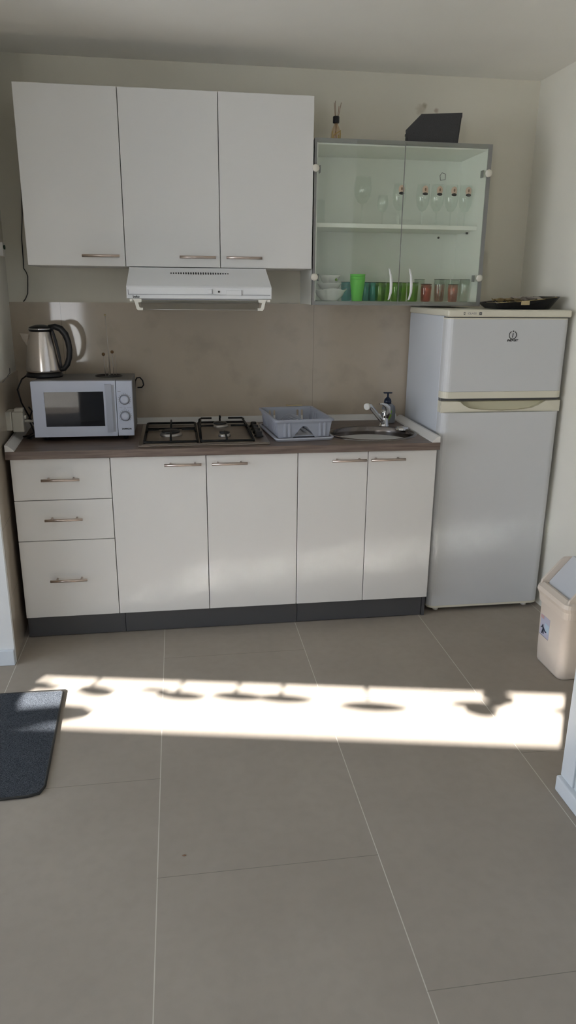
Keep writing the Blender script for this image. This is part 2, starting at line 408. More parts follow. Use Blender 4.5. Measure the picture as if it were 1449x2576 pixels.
for x in (.33, .66, .88, 1.05, 1.37, 2.14):
    obj('shadow_stem', shadow_cutout([(x - .007, far(x) + .05), (x + .007, far(x) + .05), (x + .007, far(x) - .07), (x - .007, far(x) - .07)]), M['light_blocker'], fr)
# added unseen tongue that makes the finger-shaped shade by the mat
tg = [(-.3, -1.165), (.24, -1.160), (.31, -1.18), (.345, -1.22), (.31, -1.26), (.24, -1.275), (.1, -1.28), (-.3, -1.28)]
obj('edge_blocker', shadow_cutout([(-.5, -.80), (.11, -.80), (.11, -.97), (.135, -.975), (.16, -.99), (.11, -1.005), (.09, -1.03), (.075, -1.10), (.09, -1.165), (-.5, -1.165)]), M['light_blocker'], fr)  # added blockers, shape the left end of the sun strip
obj('edge_blocker', shadow_cutout([(-.5, -1.275), (.09, -1.28), (.07, -1.30), (.10, -1.345), (.10, -1.42), (-.5, -1.42)]), M['light_blocker'], fr)
obj('shade_tongue', shadow_cutout(tg), M['light_blocker'], fr)

# ------------------------------------------------------------------ base cupboards
YF = -.612
def bar_handle(bm, x0, x1, y, z, r=.0058, out=.032):
    cyl(bm, (x0, y - out, z), (x1, y - out, z), r, seg=12)
    for x in (x0 + .026, x1 - .026): cyl(bm, (x, y, z), (x, y - out, z), .0045, seg=8)
def carcass(bm, x0, x1, y0, y1, z0, z1, th=.016, mid=None):
    box(bm, x0, x0 + th, y0, y1, z0, z1); box(bm, x1 - th, x1, y0, y1, z0, z1)
    box(bm, x0 + th, x1 - th, y0, y1, z0, z0 + th); box(bm, x0 + th, x1 - th, y0, y1, z1 - th, z1); box(bm, x0 + th, x1 - th, y1 - .008, y1, z0 + th, z1 - th)
def base_unit(name, label, x0, x1, group=None):
    t = thing(name, label, 'cabinet', ((x0 + x1) / 2, -.3, .105), group=group)
    b = B(); carcass(b, x0 + .0008, x1 - .0008, YF + .021, -.03, .105, .818); obj('cabinet_body', b, M['carcass'], t)
    return t
def leaf(t, nm, x0, x1, z0, z1, hx0, hx1, hz, yf=YF, th=.018):
    b = B(); box(b, x0 + .0016, x1 - .0016, yf, yf + th, z0 + .0015, z1 - .0015, .0012); d = obj(nm, b, M['door'], t)
    b = B(); bar_handle(b, hx0, hx1, yf, hz); h = obj('handle', b, M['handle'], d); return d
t = base_unit('drawer_cabinet', 'white base cabinet with three drawers at the far left below the microwave', 0, .399)
leaf(t, 'drawer', 0, .399, .6375, .8145, .122, .275, .730); leaf(t, 'drawer', 0, .399, .4585, .6375, .122, .275, .558); leaf(t, 'drawer', 0, .399, .105, .4585, .122, .275, .285)
g = 'single door base cabinets'
t = base_unit('base_cabinet', 'white single door base cabinet beside the drawers, handle at its top right', .399, .797, g); leaf(t, 'door', .399, .797, .105, .8145, .622, .776, .781)
t = base_unit('base_cabinet', 'white single door base cabinet under hob and dish rack, handle at its top left', .797, 1.192, g); leaf(t, 'door', .797, 1.192, .105, .8145, .820, .971, .781)
t = base_unit('sink_cabinet', 'white two door base cabinet under the round sink, beside the fridge', 1.192, 1.8175)
leaf(t, 'door', 1.192, 1.504, .105, .8145, 1.338, 1.490, .781); leaf(t, 'door', 1.504, 1.8175, .105, .8145, 1.511, 1.665, .781)
for x0, x1, lb in ((.0, .419, 'short dark grey plinth board under the drawers'), (.421, 1.200, 'long dark grey plinth board under the two middle doors'), (1.202, 1.800, 'dark grey plinth board under the sink doors')):
    b = B(); box(b, x0, x1, -.586, -.570, .004, .104, .001); tag(obj('plinth_board', b, M['plinth']), lb, 'plinth', 'plinth boards along the base cabinets')
b = B(); box(b, 1.803, 1.8175, -.588, -.03, .0, .104); tag(obj('plinth_end', b, M['plinth']), 'narrow dark plinth end piece beside the fridge foot', 'plinth')

# worktop with the sink cut-out
SC, SRX, SRY = (1.572, -.408), .196, .168
def ell(cx, cy, rx, ry, n=64): return [(cx + rx * math.cos(2 * PI * i / n), cy + ry * math.sin(2 * PI * i / n)) for i in range(n)]
b = B(); plate(b, [(-.0525, -.013), (-.009, -.6396), (1.82, -.6396), (1.82, -.013)], [ell(SC[0], SC[1], SRX, SRY)], .8195, .852, 'z')
tag(obj('worktop', b, M['wood']), 'long dark brown wood grain worktop over the base cabinets', 'worktop')
def upstand(pa, pb, side, lb):
    """sloping white strip from pa to pb; side = unit vector away from the wall"""
    b = B(); pa, pb, s = Vector((*pa, 0)), Vector((*pb, 0)), Vector((*side, 0))
    prof = [(0, .852), (.036, .852), (.034, .858), (.010, .878), (0, .878)]
    ra = [b.verts.new(pa + s * u + Vector((0, 0, z))) for u, z in prof]; rb = [b.verts.new(pb + s * u + Vector((0, 0, z))) for u, z in prof]
    b.faces.new(ra); b.faces.new(rb[::-1])
    for i in range(5): b.faces.new([ra[i], ra[(i + 1) % 5], rb[(i + 1) % 5], rb[i]])
    tag(obj('worktop_upstand', b, M['door']), lb, 'upstand', 'white upstands round the worktop')
upstand((-.02, -.0135), (1.80, -.0135), (0, -1), 'long white upstand strip between worktop and back splashback')
upstand((-.047, -.05), (-.009, -.636), (1, 0), 'white upstand strip on the left end of the worktop below the socket')
upstand((1.82, -.05), (1.82, -.636), (-1, 0), 'white upstand strip on the right end of the worktop against the fridge')

# ------------------------------------------------------------------ sink, tap, soap
t = thing('round_sink', 'round stainless steel sink set in the worktop beside the fridge', 'sink', (SC[0], SC[1], .852))
b = B()
lathe(b, [(1.066, .0005), (1.06, .005), (1.0, .006), (.975, .001), (.955, -.02), (.93, -.12), (.87, -.145), (.2, -.152), (0, -.152)], (SC[0], SC[1], .852), 72, SRX, SRY)
obj('basin', b, M['sinkin'], t)
b = B(); lathe(b, [(0, .004), (.02, .004), (.032, .002), (.036, 0)], (SC[0], SC[1], .7005), 24); obj('drain', b, M['chrome'], t)
b = B(); lathe(b, [(0, .012), (.03, .012), (.033, .0)], (1.745, -.315, .852), 24); obj('overflow_knob', b, M['chrome'], t)
# tap
t = thing('tap', 'chrome mixer tap with its spout swung left over the sink', 'tap', (1.678, -.235, .852))
b = B(); lathe(b, [(0, 0), (.026, 0), (.025, .006), (.021, .012), (.019, .05), (.021, .07), (.017, .082), (0, .084)], (1.678, -.235, .852), 24); obj('tap_body', b, M['chrome'], t)
b = B(); tube(b, [(1.672, -.245, .872), (1.650, -.262, .895), (1.615, -.29, .932), (1.590, -.31, .958), (1.580, -.318, .966), (1.568, -.327, .966)], [.011, .0115, .0115, .0115, .012, .012], 14)
sp = obj('spout', b, M['chrome'], t)
b = B(); cyl(b, (1.569, -.326, .966), (1.560, -.333, .965), .0155, .0155, 16); obj('aerator', b, M['white'], sp)
b = B(); tube(b, [(1.684, -.24, .900), (1.690, -.252, .928), (1.686, -.262, .947), (1.672, -.272, .961), (1.650, -.285, .970), (1.634, -.294, .972)], [.014, .0145, .013, .010, .0065, .004], 12)
obj('lever', b, M['chrome'], t)
# soap
t = thing('soap_dispenser', 'grey liquid soap bottle with navy pump behind the tap', 'soap bottle', (1.726, -.135, .852))
b = B(); lathe(b, [(0, 0), (.95, 0), (1.0, .006), (1.0, .062), (.9, .082), (.55, .094), (.42, .098), (0, .098)], (1.726, -.135, .852), 32, .036, .024); obj('bottle', b, M['soapliq'], t)
b = B(); lathe(b, [(0, 0), (.0185, 0), (.019, .012), (.016, .022), (.008, .03), (.0045, .034), (.0045, .052), (0, .052)], (1.720, -.135, .949), 20)
box(b, 1.697, 1.741, -.142, -.128, .999, 1.006, .003); pu = obj('pump', b, M['navy'], t)
b = B(); box(b, 1.712, 1.736, -.1622, -.1595, .905, .918, .001); obj('label_mark', b, M['label_g'], t)
b = B(); plate(b, [(1.712, .872), (1.722, .868), (1.736, .893), (1.734, .900), (1.722, .900), (1.727, .893)], [], -.1622, -.1595, 'y'); obj('label_mark', b, M['label_g'], t)

# ------------------------------------------------------------------ hob
t = thing('gas_hob', 'stainless steel three burner gas hob set in the worktop', 'hob', (.80, -.35, .852))
b = B(); box(b, .517, 1.074, -.600, -.095, .8525, .8575, .002); box(b, .530, 1.070, -.588, -.108, .8576, .8600, .001); obj('hob_plate', b, M['hobsteel'], t)
def burner(x, y, r, nm='burner'):
    b = B(); lathe(b, [(0, 0), (r * 1.08, 0), (r * 1.08, .004), (r * .95, .012), (r * .7, .014), (0, .014)], (x, y, .860), 28); q = obj(nm, b, M['burner'], t)
    b = B(); lathe(b, [(0, 0), (r * .85, 0), (r * .92, .003), (r * .85, .007), (0, .009)], (x, y, .8742), 28); obj('burner_cap', b, M['enamel'], q)
burner(.652, -.385, .046); burner(.882, -.195, .036); burner(.888, -.435, .026)
def sq(bm, x0, y0, z0, x1, y1, z1, w=.0042): tube(bm, [(x0, y0, z0), (x1, y1, z1)], w, 6)
def grate(x0, x1, y0, y1, zb, fingers):
    b = B(); w = .0052
    tube(b, [(x0, y0 + .012, zb), (x0 + .004, y0 + .003, zb), (x0 + .014, y0, zb), (x1 - .014, y0, zb), (x1 - .004, y0 + .003, zb), (x1, y0 + .012, zb), (x1, y1 - .012, zb), (x1 - .004, y1 - .003, zb),
             (x1 - .014, y1, zb), (x0 + .014, y1, zb), (x0 + .004, y1 - .003, zb), (x0, y1 - .012, zb)], w, 8, closed=True)
    for x in (x0, x1):
        for y in (y0 + .015, y1 - .015): cyl(b, (x, y, .860), (x, y, zb), .005, seg=8)
    for a in fingers: tube(b, a, w * .85, 8)
    return b
xl, xr_, yf, yb, zb = .541, .765, -.578, -.125, .868
F = [[(.652, yf, zb), (.652, yf, .884), (.652, -.435, .886)], [(.652, yb, zb), (.652, yb - .02, .884), (.652, -.33, .886)], [(xl, -.385, zb), (xl + .01, -.385, .884), (.60, -.385, .886)], [(xr_, -.385, zb), (xr_ - .01, -.385, .884), (.70, -.385, .886)],
     [(xl, -.27, zb), (xr_, -.27, zb)]]
obj('grate', grate(xl, xr_, yf, yb, zb, F), M['iron'], t)
xl, xr_ = .780, 1.006
F = [[(.888, yf, zb), (.888, yf, .884), (.888, -.462, .886)], [(xl, -.32, zb), (xl + .008, -.32, .886), (.845, -.32, .887)], [(xr_, -.32, zb), (xr_ - .008, -.32, .886), (.925, -.32, .887)],
     [(xl + .004, -.13, zb), (xl + .006, -.13, .884), (xl + .016, -.13, .889), (.845, -.13, .889)], [(xr_ - .004, -.13, zb), (xr_ - .006, -.13, .884), (xr_ - .016, -.13, .889), (.925, -.13, .889)],
     [(.885, -.125, zb), (.885, -.125, .899), (.885, -.165, .899)], [(xl + .012, -.13, .886), (xl + .003, -.35, .884), (xl, -.56, zb)], [(xr_ - .012, -.13, .886), (xr_ - .003, -.35, .884), (xr_, -.56, zb)]]
obj('grate', grate(xl, xr_, yf, yb, zb, F), M['iron'], t)
for y in (-.215, -.295, -.375, -.455):
    b = B(); lathe(b, [(0, 0), (.021, 0), (.020, .005), (.015, .008), (.014, .021), (.012, .023), (0, .023)], (1.040, y, .860), 20); obj('knob', b, M['black'], t)

# ------------------------------------------------------------------ dish rack
RZ = math.radians(5); t = thing('dish_rack', 'grey plastic dish rack with arched opening, between hob and sink', 'dish rack', (1.218, -.352, .852), RZ)
HW, HD = .132, .186
b = B(); bx = (-.134, .134, -.200, .190)
def rr(x0, x1, y0, y1, r, n=4):
    o = []
    for cx, cy, a0 in ((x1 - r, y1 - r, 0), (x0 + r, y1 - r, 90), (x0 + r, y0 + r, 180), (x1 - r, y0 + r, 270)):
        for i in range(n + 1): a = math.radians(a0 + 90 * i / n); o.append((cx + r * math.cos(a), cy + r * math.sin(a)))
    return o
def loft(bm, rings, mi=0, cap0=True, cap1=True, smooth=False):
    R = [[bm.verts.new(p) for p in r] for r in rings]; n = len(R[0])
    for a, c in zip(R, R[1:]):
        for i in range(n):
            f = bm.faces.new([a[i], a[(i + 1) % n], c[(i + 1) % n], c[i]]); f.material_index = mi; f.smooth = smooth
    if cap0: bm.faces.new(R[0][::-1]).material_index = mi
    if cap1: bm.faces.new(R[-1]).material_index = mi
def L(r, z): return [(x, y, z) for x, y in r]
loft(b, [L(rr(-.128, .128, -.192, .184, .02), .001), L(rr(-.134, .134, -.200, .190, .024), .010), L(rr(-.134, .134, -.200, .190, .024), .015), L(rr(-.126, .126, -.190, .182, .02), .015), L(rr(-.124, .124, -.188, .18, .02), .008)])
obj('drip_tray', b, M['tray'], t, local=True)
# tapered walls: front and back plates lean outwards a little
def wallplate(a0, a1, zt, holes, notch=None):
    outer = [(-a0, .012), (-a1, zt), (a1, zt), (a0, .012)]
    if notch: outer = [(-a0, .012), (-a1, zt), (a1, zt), (a0, .012)] + notch
    bb = B(); plate(bb, outer, holes, 0, .004, 'y'); return bb
def slot(x, z0, z1, w=.005): return [(x - w, z0), (x + w, z0), (x + w, z1 - .004), (x, z1), (x - w, z1 - .004)]
notch = [(.050, .012), (.040, .026), (.016, .056), (.006, .063), (-.006, .063), (-.016, .056), (-.040, .026), (-.050, .012)]
HT = .092
b = wallplate(.112, .124, HT, [], notch)
for v in b.verts: v.co.y += -.168 - (v.co.z - .012) * .12
for x in (-.088, -.068, .072, .092): box(b, x - .006, x + .006, -.1760, -.172, .016, .080, .002)
fw = obj('front_wall', b, M['rack'], t, local=True)
b = wallplate(.112, .124, HT, [slot(x, .022, .082) for x in (-.082, -.060, .055, .077)])
for v in b.verts: v.co.y += .160 + (v.co.z - .012) * .12
obj('back_wall', b, M['rack'], t, local=True)
for s in (-1, 1):
    b = B(); plate(b, [(-.168, .012), (-.178, HT), (.174, HT), (.164, .012)], [slot(y, .022, .078) for y in (-.12, -.09, -.06, .06, .09, .12)], 0, .004, 'x')
    for v in b.verts: v.co.x = s * (.110 + v.co.x + (v.co.z - .012) * .15)
    obj('side_wall', b, M['rack'], t, local=True)
b = B(); loft(b, [L(rr(-.123, .123, -.180, .174, .012), HT - .008), L(rr(-.134, .134, -.191, .185, .016), HT - .008), L(rr(-.135, .135, -.192, .186, .016), HT), L(rr(-.130, .130, -.187, .181, .014), HT + .003),
                  L(rr(-.122, .122, -.179, .173, .010), HT + .001), L(rr(-.123, .123, -.180, .174, .012), HT - .008)], cap0=False, cap1=False)
obj('rim', b, M['rack'], t, local=True)
b = B(); plate(b, rr(-.111, .111, -.166, .163, .01), [slot2 for slot2 in [[(x - .006, -.12), (x + .006, -.12), (x + .006, .12), (x - .006, .12)] for x in (-.08, -.05, -.02, .02, .05, .08)]], .016, .020, 'z'); obj('rack_floor', b, M['rack'], t, local=True)
b = B()
for k in range(5):
    y = -.02 + .03 * k; tube(b, [(-.05, y, .018), (-.046, y, .045), (-.03, y, .064), (0, y, .072), (.03, y, .064), (.046, y, .045), (.05, y, .018)], .0024, 8)
obj('plate_rail', b, M['rack'], t, local=True)
spn = thing('wooden_spatula', 'pale wooden utensil lying along the back rim of the dish rack', 'utensil', (1.245, -.163, .948))
b = B(); box(b, 1.212, 1.282, -.170, -.160, .949, .953, .001); box(b, 1.205, 1.214, -.172, -.158, .949, .955, .001); obj('spatula_blade', b, M['card'], spn)

# ------------------------------------------------------------------ wall cupboards
YU = -.34; ZU0, ZU1 = 1.5736, 2.2496
g = 'tall white wall cabinets'
for x0, x1, hx, lb in ((.092, .4905, (.317, .469), 'leftmost white wall cabinet, above the kettle and microwave'), (.4905, .889, (.716, .868), 'middle white wall cabinet above the cooker hood, handle at its lower right'), (.889, 1.2878, (.913, 1.065), 'white wall cabinet beside the glass cabinet, handle at its lower left')):
    t = thing('wall_cabinet', lb, 'cabinet', ((x0 + x1) / 2, 0, ZU0), group=g)
    b = B(); carcass(b, x0 + .0005, x1 - .0005, YU + .020, -.001, ZU0 + .001, ZU1 - .001); obj('cabinet_body', b, M['carcass'], t)
    leaf(t, 'door', x0, x1, ZU0, ZU1, hx[0], hx[1], 1.6145, YU)

# ------------------------------------------------------------------ cooker hood
t = thing('cooker_hood', 'white slim cooker hood under the middle wall cabinet', 'cooker hood', (.793, -.24, 1.445))
hx0, hx1 = .492, 1.096
b = B(); pr = [(-.02, 1.572), (-.345, 1.572), (-.352, 1.566), (-.477, 1.497), (-.482, 1.491), (-.482, 1.449), (-.476, 1.446), (-.02, 1.446)]
loft(b, [[(hx0 + .004, y, z) for y, z in pr], [(hx1 - .004, y, z) for y, z in pr]])
for v in b.verts:
    if v.co.z > 1.56: v.co.x += .008 if v.co.x < .8 else -.008
obj('hood_body', b, M['hood'], t)
b = B(); box(b, .502, 1.086, -.4845, -.482, 1.4625, 1.4640); box(b, .502, .5035, -.4845, -.482, 1.464, 1.482); obj('groove', b, M['grey_ink'], t)
# the row of dark slots on the slope
sl = Vector((0, -.125, -.069)).normalized(); nn = Vector((0, -.069, .125)).normalized()
for i in range(24):
    x = .678 + (.917 - .678) * i / 23; u = (i - 11.5) / 11.5; h = .0095 - .0050 * u * u; w = .0031
    b = B(); c = Vector((x, -.385, 1.5485)) - nn * .0004 * 0
    c = Vector((x, -.352, 1.566)) + sl * .036
    outl = [(math.cos(a) * w, math.copysign(abs(math.sin(a)) ** .6, math.sin(a)) * h) for a in [2 * PI * k / 12 for k in range(12)]]
    lo = [b.verts.new(c + Vector((1, 0, 0)) * p + sl * q + nn * .0002) for p, q in outl]; hi = [b.verts.new(v.co + nn * .0009) for v in lo]
    b.faces.new(hi); b.faces.new(lo[::-1])
    for k in range(12): b.faces.new([lo[k], lo[(k + 1) % 12], hi[(k + 1) % 12], hi[k]])
    obj('vent_slot', b, M['ink'], t)
b = B(); cyl(b, (.872, -.482, 1.476), (.872, -.485, 1.476), .0042, seg=16); obj('indicator_lamp', b, M['ink'], t)
b = B(); box(b, .824, .844, -.4875, -.482, 1.470, 1.484, .0015); obj('slide_switch', b, M['hood'], t)
b = B(); box(b, .902, .966, -.4860, -.482, 1.463, 1.482, .001); sw = obj('slide_switch', b, M['hood'], t)
b = B(); box(b, .843, .845, -.4880, -.482, 1.468, 1.486); obj('switch_edge', b, M['grey_ink'], t)
b = B(); box(b, .9655, .9675, -.4866, -.482, 1.461, 1.483); obj('switch_edge', b, M['grey_ink'], t)
text('maker_logo', 'beko', .0135, (.534, -.4825, 1.4545), M['ink'], t, bold=.0003)
for s, x0 in ((1, .519), (-1, 1.073)):
    b = B(); plate(b, [(x0, 1.446), (x0 + s * .036, 1.446), (x0 + s * .036, 1.434), (x0 + s * .022, 1.432), (x0 + s * .026, 1.414), (x0 + s * .030, 1.411), (x0 + s * .040, 1.411), (x0 + s * .040, 1.401), (x0 + s * .020, 1.401), (x0 + s * .014, 1.408), (x0 + s * .008, 1.436)], [], -.492, -.474, 'y')
    box(b, x0 - s * .012 if s > 0 else x0, x0 if s > 0 else x0 + .012, -.490, -.476, 1.436, 1.446); obj('visor_bracket', b, M['bracket'], t)
b = B(); v4 = [(.552, -.478, 1.440), (1.040, -.478, 1.440), (1.040, -.484, 1.404), (.552, -.484, 1.404)]
a = [b.verts.new(p) for p in v4]; c = [b.verts.new((p[0], p[1] + .003, p[2])) for p in v4]; b.faces.new(a); b.faces.new(c[::-1])
for i in range(4): b.faces.new([a[i], a[(i + 1) % 4], c[(i + 1) % 4], c[i]])
vs = obj('glass_visor', b, M['visor'], t)
b = B(); tube(b, [(.552, -.484, 1.4035), (1.040, -.484, 1.4035)], .0018, 8); obj('visor_edge', b, M['wire'], vs)
b = B(); box(b, .535, 1.058, -.470, -.06, 1.4425, 1.4455); obj('grease_filter', b, M['mw_d'], t)

# ------------------------------------------------------------------ glass wall cabinet
GX0, GX1, GZ0, GZ1, GY = 1.2935, 2.079, 1.4229, 2.097, -.331
t = thing('glass_cabinet', 'glass fronted wall cabinet with grey metal frame, full of glassware', 'cabinet', ((GX0 + GX1) / 2, 0, GZ0))
b = B(); box(b, GX0, GX0 + .016, GY + .010, -.001, GZ0, GZ1 - .004); obj('side_panel', b, M['inner'], t)
b = B(); box(b, GX1 - .018, GX1, GY + .010, -.001, GZ0, GZ1 - .004); obj('side_panel', b, M['inner'], t)
b = B(); box(b, GX0 + .016, GX1 - .018, GY + .02, -.001, GZ1 - .022, GZ1 - .004); obj('top_panel', b, M['inner'], t)
b = B(); box(b, GX0 + .016, GX1 - .018, GY + .02, -.001, GZ0, GZ0 + .016); obj('bottom_panel', b, M['inner'], t)
b = B(); box(b, GX0 + .016, GX1 - .018, -.012, -.004, GZ0 + .016, GZ1 - .022); obj('back_panel', b, M['inner'], t)
b = B(); box(b, GX0 + .018, GX1 - .020, -.270, -.014, 1.752, 1.770, .001); obj('shelf', b, M['inner'], t)
b = B(); fw_ = .016
plate(b, [(GX0, GZ0), (GX1, GZ0), (GX1, GZ1), (GX0, GZ1)], [[(GX0 + .010, GZ0 + .017), (GX1 - .017, GZ0 + .017), (GX1 - .017, GZ1 - .016), (GX0 + .010, GZ1 - .016)]], GY + .0035, GY + .020, 'y'); obj('metal_frame', b, M['alu'], t)
gm = 1.6865
for x0, x1 in ((GX0 + .012, gm - .0012), (gm + .0012, GX1 - .019)):
    b = B(); box(b, x0, x1, GY - .002, GY + .0025, GZ0 + .004, GZ1 - .003, .0006); d = obj('glass_door', b, M['glass'], t)
    b = B(); box(b, (x1 - .0002) if x1 < 1.7 else x0 - .0008, (x1 + .0008) if x1 < 1.7 else x0 + .0002, GY - .0018, GY + .0022, GZ0 + .006, GZ1 - .005); obj('ground_edge', b, M['alu'], d)
    hx = 1.641 if x1 < 1.7 else 1.734
    b = B(); tube(b, [(hx, GY - .002, 1.448), (hx + .001, GY - .010, 1.453), (hx + .003, GY - .026, 1.480), (hx + .002, GY - .030, 1.515), (hx, GY - .026, 1.550), (hx - .002, GY - .010, 1.576), (hx - .002, GY - .002, 1.580)], [.003, .0042, .006, .0066, .0055, .0038, .003], 12); obj('handle', b, M['china'], d)
for x, z, s in ((1.298, 1.979, 1), (2.066, 1.981, -1), (1.300, 1.541, 1), (2.063, 1.544, -1)):
    b = B(); lathe(b, [(0, .012), (.011, .011), (.0155, .007), (.0155, 0), (0, 0)], (x, GY - .002, z), 20, axis='y'); hg = obj('hinge', b, M['hinge'], t)
    b = B(); box(b, x + s * .021 - .0025, x + s * .021 + .0025, GY + .004, GY + .03, z - .016, z + .013, .001); obj('hinge_arm', b, M['alu'], hg)
b = B(); cyl(b, (2.052, -.16, 1.748), (2.060, -.16, 1.748), .005, seg=10); obj('shelf_peg', b, M['wire_d'], t)
b = B(); cyl(b, (1.97, -.012, 1.735), (1.97, -.018, 1.735), .005, seg=10); obj('shelf_peg', b, M['wire_d'], t)
b = B(); tube(b, [(1.968, -.013, 2.025), (1.958, -.014, 2.012), (1.962, -.013, 1.992), (1.985, -.014, 1.995), (1.985, -.013, 2.02)], .0012, 6, closed=True); obj('hanger_ring', b, M['label_grey'], t)

# stemmed beer glasses with badges on the upper shelf
ZS = 1.7703; ZB = GZ0 + .0162
def vessel(prof_out, th=.0016):
    """closed thin wall from an outside profile"""
    inn = [(max(r - th, 0), z + (th if i == 0 else 0)) for i, (r, z) in enumerate(prof_out)]
    return prof_out + inn[::-1]
def goblet(name, label, x, y, h, r, stem, badge, group):
    o = thing(name, label, 'glass', (x, y, ZS), group=group)
    b = B(); lathe(b, [(0, .0025), (r * .8, .001), (r * .82, .003), (.005, .006), (.0035, .012), (.0035, stem - .006), (.008, stem)] , (0, 0, 0), 24); obj('stem', b, M['clear'], o, local=True)
    p = [(0, stem), (r * .45, stem + .006), (r * .85, stem + h * .16), (r, stem + h * .34), (r * .95, h * .8), (r * .82, h)]
    b = B(); lathe(b, vessel(p), (0, 0, 0), 28); bw = obj('bowl', b, M['clear'], o, local=True)
    if badge:
        zc = h * .83; rr_ = r * .97
        def patch(a0, a1, z0, z1, shape, m, nm):
            b = B(); n = 8; rings = []
            for j in range(n + 1):
                q = j / n; zz = z0 + (z1 - z0) * q; w = math.sqrt(max(0, 1 - (2 * q - 1) ** 2)) if shape else 1
                rings.append([b.verts.new(((rr_ + .001) * math.sin((a0 + (a1 - a0) * i / n) * w), -(rr_ + .001) * math.cos((a0 + (a1 - a0) * i / n) * w), zz)) for i in range(n + 1)])
            for A_, B_ in zip(rings, rings[1:]):
                for i in range(n):
                    try: b.faces.new([A_[i], A_[i + 1], B_[i + 1], B_[i]])
                    except ValueError: pass
            bmesh.ops.remove_doubles(b, verts=b.verts, dist=1e-6)
            ex = bmesh.ops.solidify(b, geom=b.faces[:], thickness=.0005)
            return obj(nm, b, m, bw, local=True)
        patch(-.45, .45, zc - .016, zc + .022, True, M['badge'], 'badge')
        rr_ += .0012; patch(-.12, .12, zc - .002, zc + .012, True, M['badge_r'], 'badge_figure'); patch(-.38, .38, zc - .020, zc - .007, True, M['ink'], 'badge_base')
    return o
gb = 'badged stem glasses on the upper shelf'
names = ['stem glass with brown and black badge just left of the middle door gap', 'badged stem glass, first one right of the middle door gap', 'badged stem glass, second one right of the middle door gap', 'badged stem glass, third one right of the middle door gap', 'badged stem glass nearest the right cabinet side']
g0 = None
for xx, lb in zip((1.712, 1.822, 1.890, 1.958, 2.026), names):
    if g0 is None: g0 = goblet('beer_glass', lb, xx, -.19, .178, .032, .062, True, gb)
    else: dup(g0, (xx, -.19, ZS), lb)
goblet('wine_glass', 'large plain wine glass on the upper shelf behind the left glass door', 1.545, -.17, .205, .042, .09, False, 'plain stem glasses on the upper shelf')
goblet('wine_glass', 'small plain wine glass between the large one and the badged glasses', 1.630, -.21, .125, .026, .05, False, 'plain stem glasses on the upper shelf')
o = thing('ribbed_tumbler', 'ribbed clear tumbler at the left end of the upper shelf', 'glass', (1.345, -.17, ZS))
b = B(); lathe(b, vessel([(0, 0), (.027, .001)] + [(.029 + .0022 * math.sin(k * 1.6), .006 + k * .009) for k in range(12)]), (0, 0, 0), 28); obj('tumbler_wall', b, M['clear'], o, local=True)

# lower shelf: bowls, cups, tumblers
def bowl(label, x, y, z, r, h, name='bowl', mark=False):
    o = thing(name, label, 'bowl', (x, y, z), group='white bowls stacked in the glass cabinet')
    b = B(); lathe(b, [(0, .002), (r * .5, 0), (r * .52, .004), (r * .8, h * .45), (r * .95, h * .85), (r * 1.02, h), (r * .98, h + .001), (r * .9, h * .82), (r * .74, h * .45), (r * .45, .009), (0, .008)], (0, 0, 0), 40); bb = obj('bowl_wall', b, M['china'], o, local=True)
    if mark:
        b = B(); lathe(b, [(0, 0), (.006, .0), (.006, .001), (0, .001)], (r * .45, -r * .83, h * .55), 12, axis='y'); obj('painted_sprig', b, M['label_g'], bb, local=True)
    return o
o = thing('serving_bowl', 'wide white wavy rimmed bowl, lowest of the bowl stack', 'bowl', (1.399, -.2, ZB), group='white bowls stacked in the glass cabinet')
b = B(); lathe(b, [(0, .002), (.035, 0), (.040, .004), (.060, .024), (.070, .042), (.078, .050), (.080, .052), (.076, .053), (.068, .046), (.056, .025), (.035, .008), (0, .007)], (0, 0, 0), 48)
for v in b.verts:
    r = math.hypot(v.co.x, v.co.y)
    if r > .06: v.co.z += .004 * math.cos(4 * math.atan2(v.co.y, v.co.x))
obj('bowl_wall', b, M['china'], o, local=True)
bowl('white bowl in the middle of the bowl stack', 1.396, -.2, ZB + .044, .056, .034)
bowl('small white bowl with a green sprig, topmost of the bowl stack', 1.398, -.2, ZB + .070, .048, .042, mark=True)
gp = 'nested green plastic cups'; cup = None
for k, lb in enumerate(['bright green plastic cup, outermost and lowest of the nested cups', 'green plastic cup nested second in the cup stack', 'green plastic cup, topmost of the nested cups']):
    z = ZB + k * .011
    if cup is None:
        cup = thing('plastic_cup', lb, 'cup', (1.520, -.235, z), group=gp)
        b = B(); lathe(b, vessel([(0, 0), (.0225, .0), (.024, .003), (.0345, .092), (.0355, .096)], .0008), (0, 0, 0), 32); obj('cup_wall', b, M['greenp'], cup, local=True)
    else: dup(cup, (1.520, -.235, z), lb)
def tumbler(label, x, y, h, r, m, group, name='tumbler', proto={}):
    k = (h, r, m.name)
    if k in proto:
        o = dup(proto[k], (x, y, ZB), label); o['group'] = group; return o
    o = thing(name, label, 'glass', (x, y, ZB), group=group)
    b = B(); lathe(b, vessel([(0, 0), (r * .86, 0), (r * .9, .004), (r, h * .75), (r, h)], .002), (0, 0, 0), 28); w = obj('tumbler_wall', b, m, o, local=True)
    b = B(); lathe(b, vessel([(r + .0003, h * .74), (r + .0003, h)], .0026), (0, 0, 0), 28); obj('clear_rim', b, M['clear'], w, local=True)
    b = B(); tube(b, [(r * math.cos(a), r * math.sin(a), h) for a in [2 * PI * i / 28 for i in range(28)]], .0011, 6, closed=True); obj('rim_line', b, M['rim'], w, local=True)
    proto[k] = o; return o
gt = 'tumblers on the lower shelf'
for x, lb in ((1.484, 'teal glass tumbler between the bowls and the green cups'), (1.575, 'teal glass tumbler just right of the green cups'), (1.612, 'second teal glass tumbler right of the green cups')):
    tumbler(lb, x, -.17, .084, .026, M['teal'], gt)
